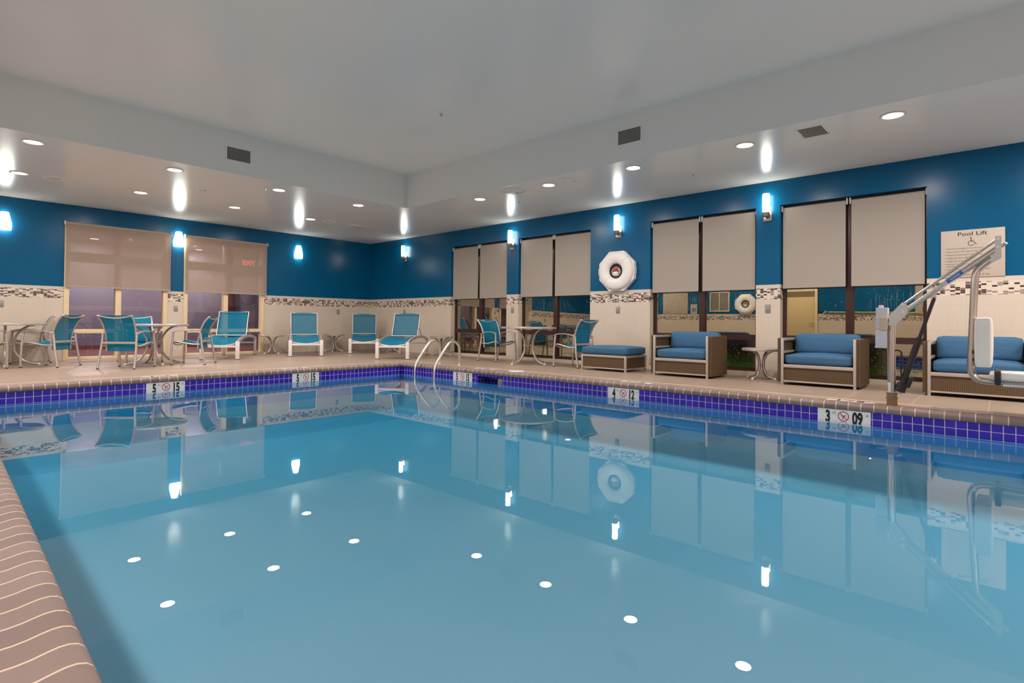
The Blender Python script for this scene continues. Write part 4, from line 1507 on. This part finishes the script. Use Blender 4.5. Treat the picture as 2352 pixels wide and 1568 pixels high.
# ------------------------------------------------------------------ opposite wall (seen reflected in the window glass)
dr = bpy.data.objects.new('door_1', None)
COL.objects.link(dr)
struct(dr)
dr.location = (RX0, -7.66, 0)
f = MB()
f.box((.0, -.47, 0), (.05, -.40, 2.06), .003).box((0, .40, 0), (.05, .47, 2.06), .003).box((0, -.40, 1.99), (.05, .40, 2.06), .003)
f.build('door_frame', M['cream'], dr)
MB().box((.007, -.40, .01), (.03, .40, 1.99), .002).build('door_leaf', M['doorpaint'], dr)
MB().box((.03, -.39, 1.82), (.034, .39, 1.98)).build('door_band', M['doordark'], dr)
MB().tube(crv([(.03, -.33, 1.0), (.08, -.33, 1.0), (.085, -.24, 1.0)], 4), .011).build('door_handle', M['nickel'], dr)
def opp_sign(y, w, z0, z1, label, lines_):
    t = thing('notice_board', label, 'sign', (RX0+.007, y, 0), 0, 'notices on the opposite wall')
    MB().box((.0, -w/2, z0), (.012, w/2, z1), .001).build('board', M['sign'], t)
    b = MB()
    n = lines_
    for i in range(n):
        z = z1-.06-(z1-z0-.12)*i/max(1, n-1)
        b.box((.0125, -w/2+.05, z-.005), (.0132, w/2-.05-random.uniform(0, .12), z+.003))
    b.build('rows_of_text', M['greyink'], t, smooth=0)
opp_sign(-3.5, .95, 1.31, 2.15, 'large rules board on the opposite wall, seen only reflected in glass', 14)
t = thing('notice_sign', 'narrow wheelchair notice on the opposite wall, seen reflected in glass', 'sign', (RX0+.007, -4.2, 1.45))
MB().box((0, -.12, -.16), (.01, .12, .2), .001).build('board', M['sign'], t)
MB().box((.0102, -.06, -.06), (.012, .06, .06)).build('blue_square', M['bluelabel'], t)
w_ = MB()
wheel(w_, (.012, 0, 0), .09, (0, 1, 0), (0, 0, 1), (1, 0, 0))
w_.build('wheelchair_symbol', M['white_trim'], t)
t = thing('return_air_grille', 'white framed return air grille on the opposite wall, seen reflected', 'vent', (RX0+.007, -5.11, 1.72))
f = MB()
for a, b, c, e in ((-.34, .34, .31, .34), (-.34, .34, -.34, -.31), (-.34, -.31, -.31, .31), (.31, .34, -.31, .31), (-.012, .012, -.31, .31)):
    f.box((0, a, c), (.02, b, e), .002)
f.build('frame', M['cream'], t)
g = MB()
g.box((0, -.31, -.31), (.002, .31, .31))
for i in range(30):
    z = -.30+.02*i
    g.add([(.004, -.31, z), (.004, .31, z), (.014, .31, z+.012), (.014, -.31, z+.012)], [(0, 1, 2, 3)])
g.build('louvres', M['grille'], t)
t = thing('notice_board', 'No Diving board at the far end of the opposite wall, seen reflected', 'sign', (RX0+.007, -10.95, 0), 0, 'notices on the opposite wall')
MB().box((0, -.40, 1.32), (.012, .40, 2.1), .001).build('board', M['sign'], t)
MB().text('No', (.0125, 0, 1.90), (0, 1, 0), (0, 0, 1), .17, 1.1, 'CENTER', .01).build('upper_word', M['ink'], t, smooth=0)
MB().text('Diving', (.0125, 0, 1.38), (0, 1, 0), (0, 0, 1), .17, 1.1, 'CENTER', .01).build('lower_word', M['ink'], t, smooth=0)
rg, fg = MB(), MB()
no_dive(rg, fg, (.0125, 0, 1.68), .13, (0, 1, 0), (0, 0, 1), (1, 0, 0))
rg.build('prohibition_ring', M['ink'], t, smooth=0)
fg.build('diver_figure', M['ink'], t, smooth=0)
t = tag(MB().box((0, -.09, 0), (.012, .09, .07), .001).build('room_sign', M['ink'], loc=(RX0+.007, -8.25, 1.33)), 'small black door sign on the opposite wall, seen reflected', 'sign')
t = thing('rescue_pole', 'long yellow rescue pole hung on the opposite wall, seen reflected', 'pole', (RX0, -9.65, 1.33))
MB().tube([(.05, 1.2, 0.01), (.05, -1.6, -.02)], .017, 12).build('pole', M['yellow'], t)
for y in (.7, -.9):
    MB().box((.0065, y-.02, -.03), (.05, y+.02, -.012), .003).build('hanger', M['nickel'], t)
MB().tube(crv([(.05, 1.2, .01), (.05, 1.28, .02), (.05, 1.36, -.02), (.05, 1.38, -.10)], 4), .012, 8).build('hook', M['steel'], t)
t = thing('exit_sign', 'red lit EXIT sign in the lobby, glowing through the right sheer shade', 'sign', (-1.75, 3.3, 2.33))
MB().box((-.17, -.03, -.10), (.17, .03, .10), .006).build('housing', M['white_trim'], t)
MB().text('EXIT', (0, -.031, -.06), (1, 0, 0), (0, 0, 1), .17, .9, 'CENTER', .015, .001).build('letters', M['exit_red'], t, smooth=0)
MB().tube([(0, 0, .1), (0, 0, .271)], .012, 8).build('stem', M['white_trim'], t)
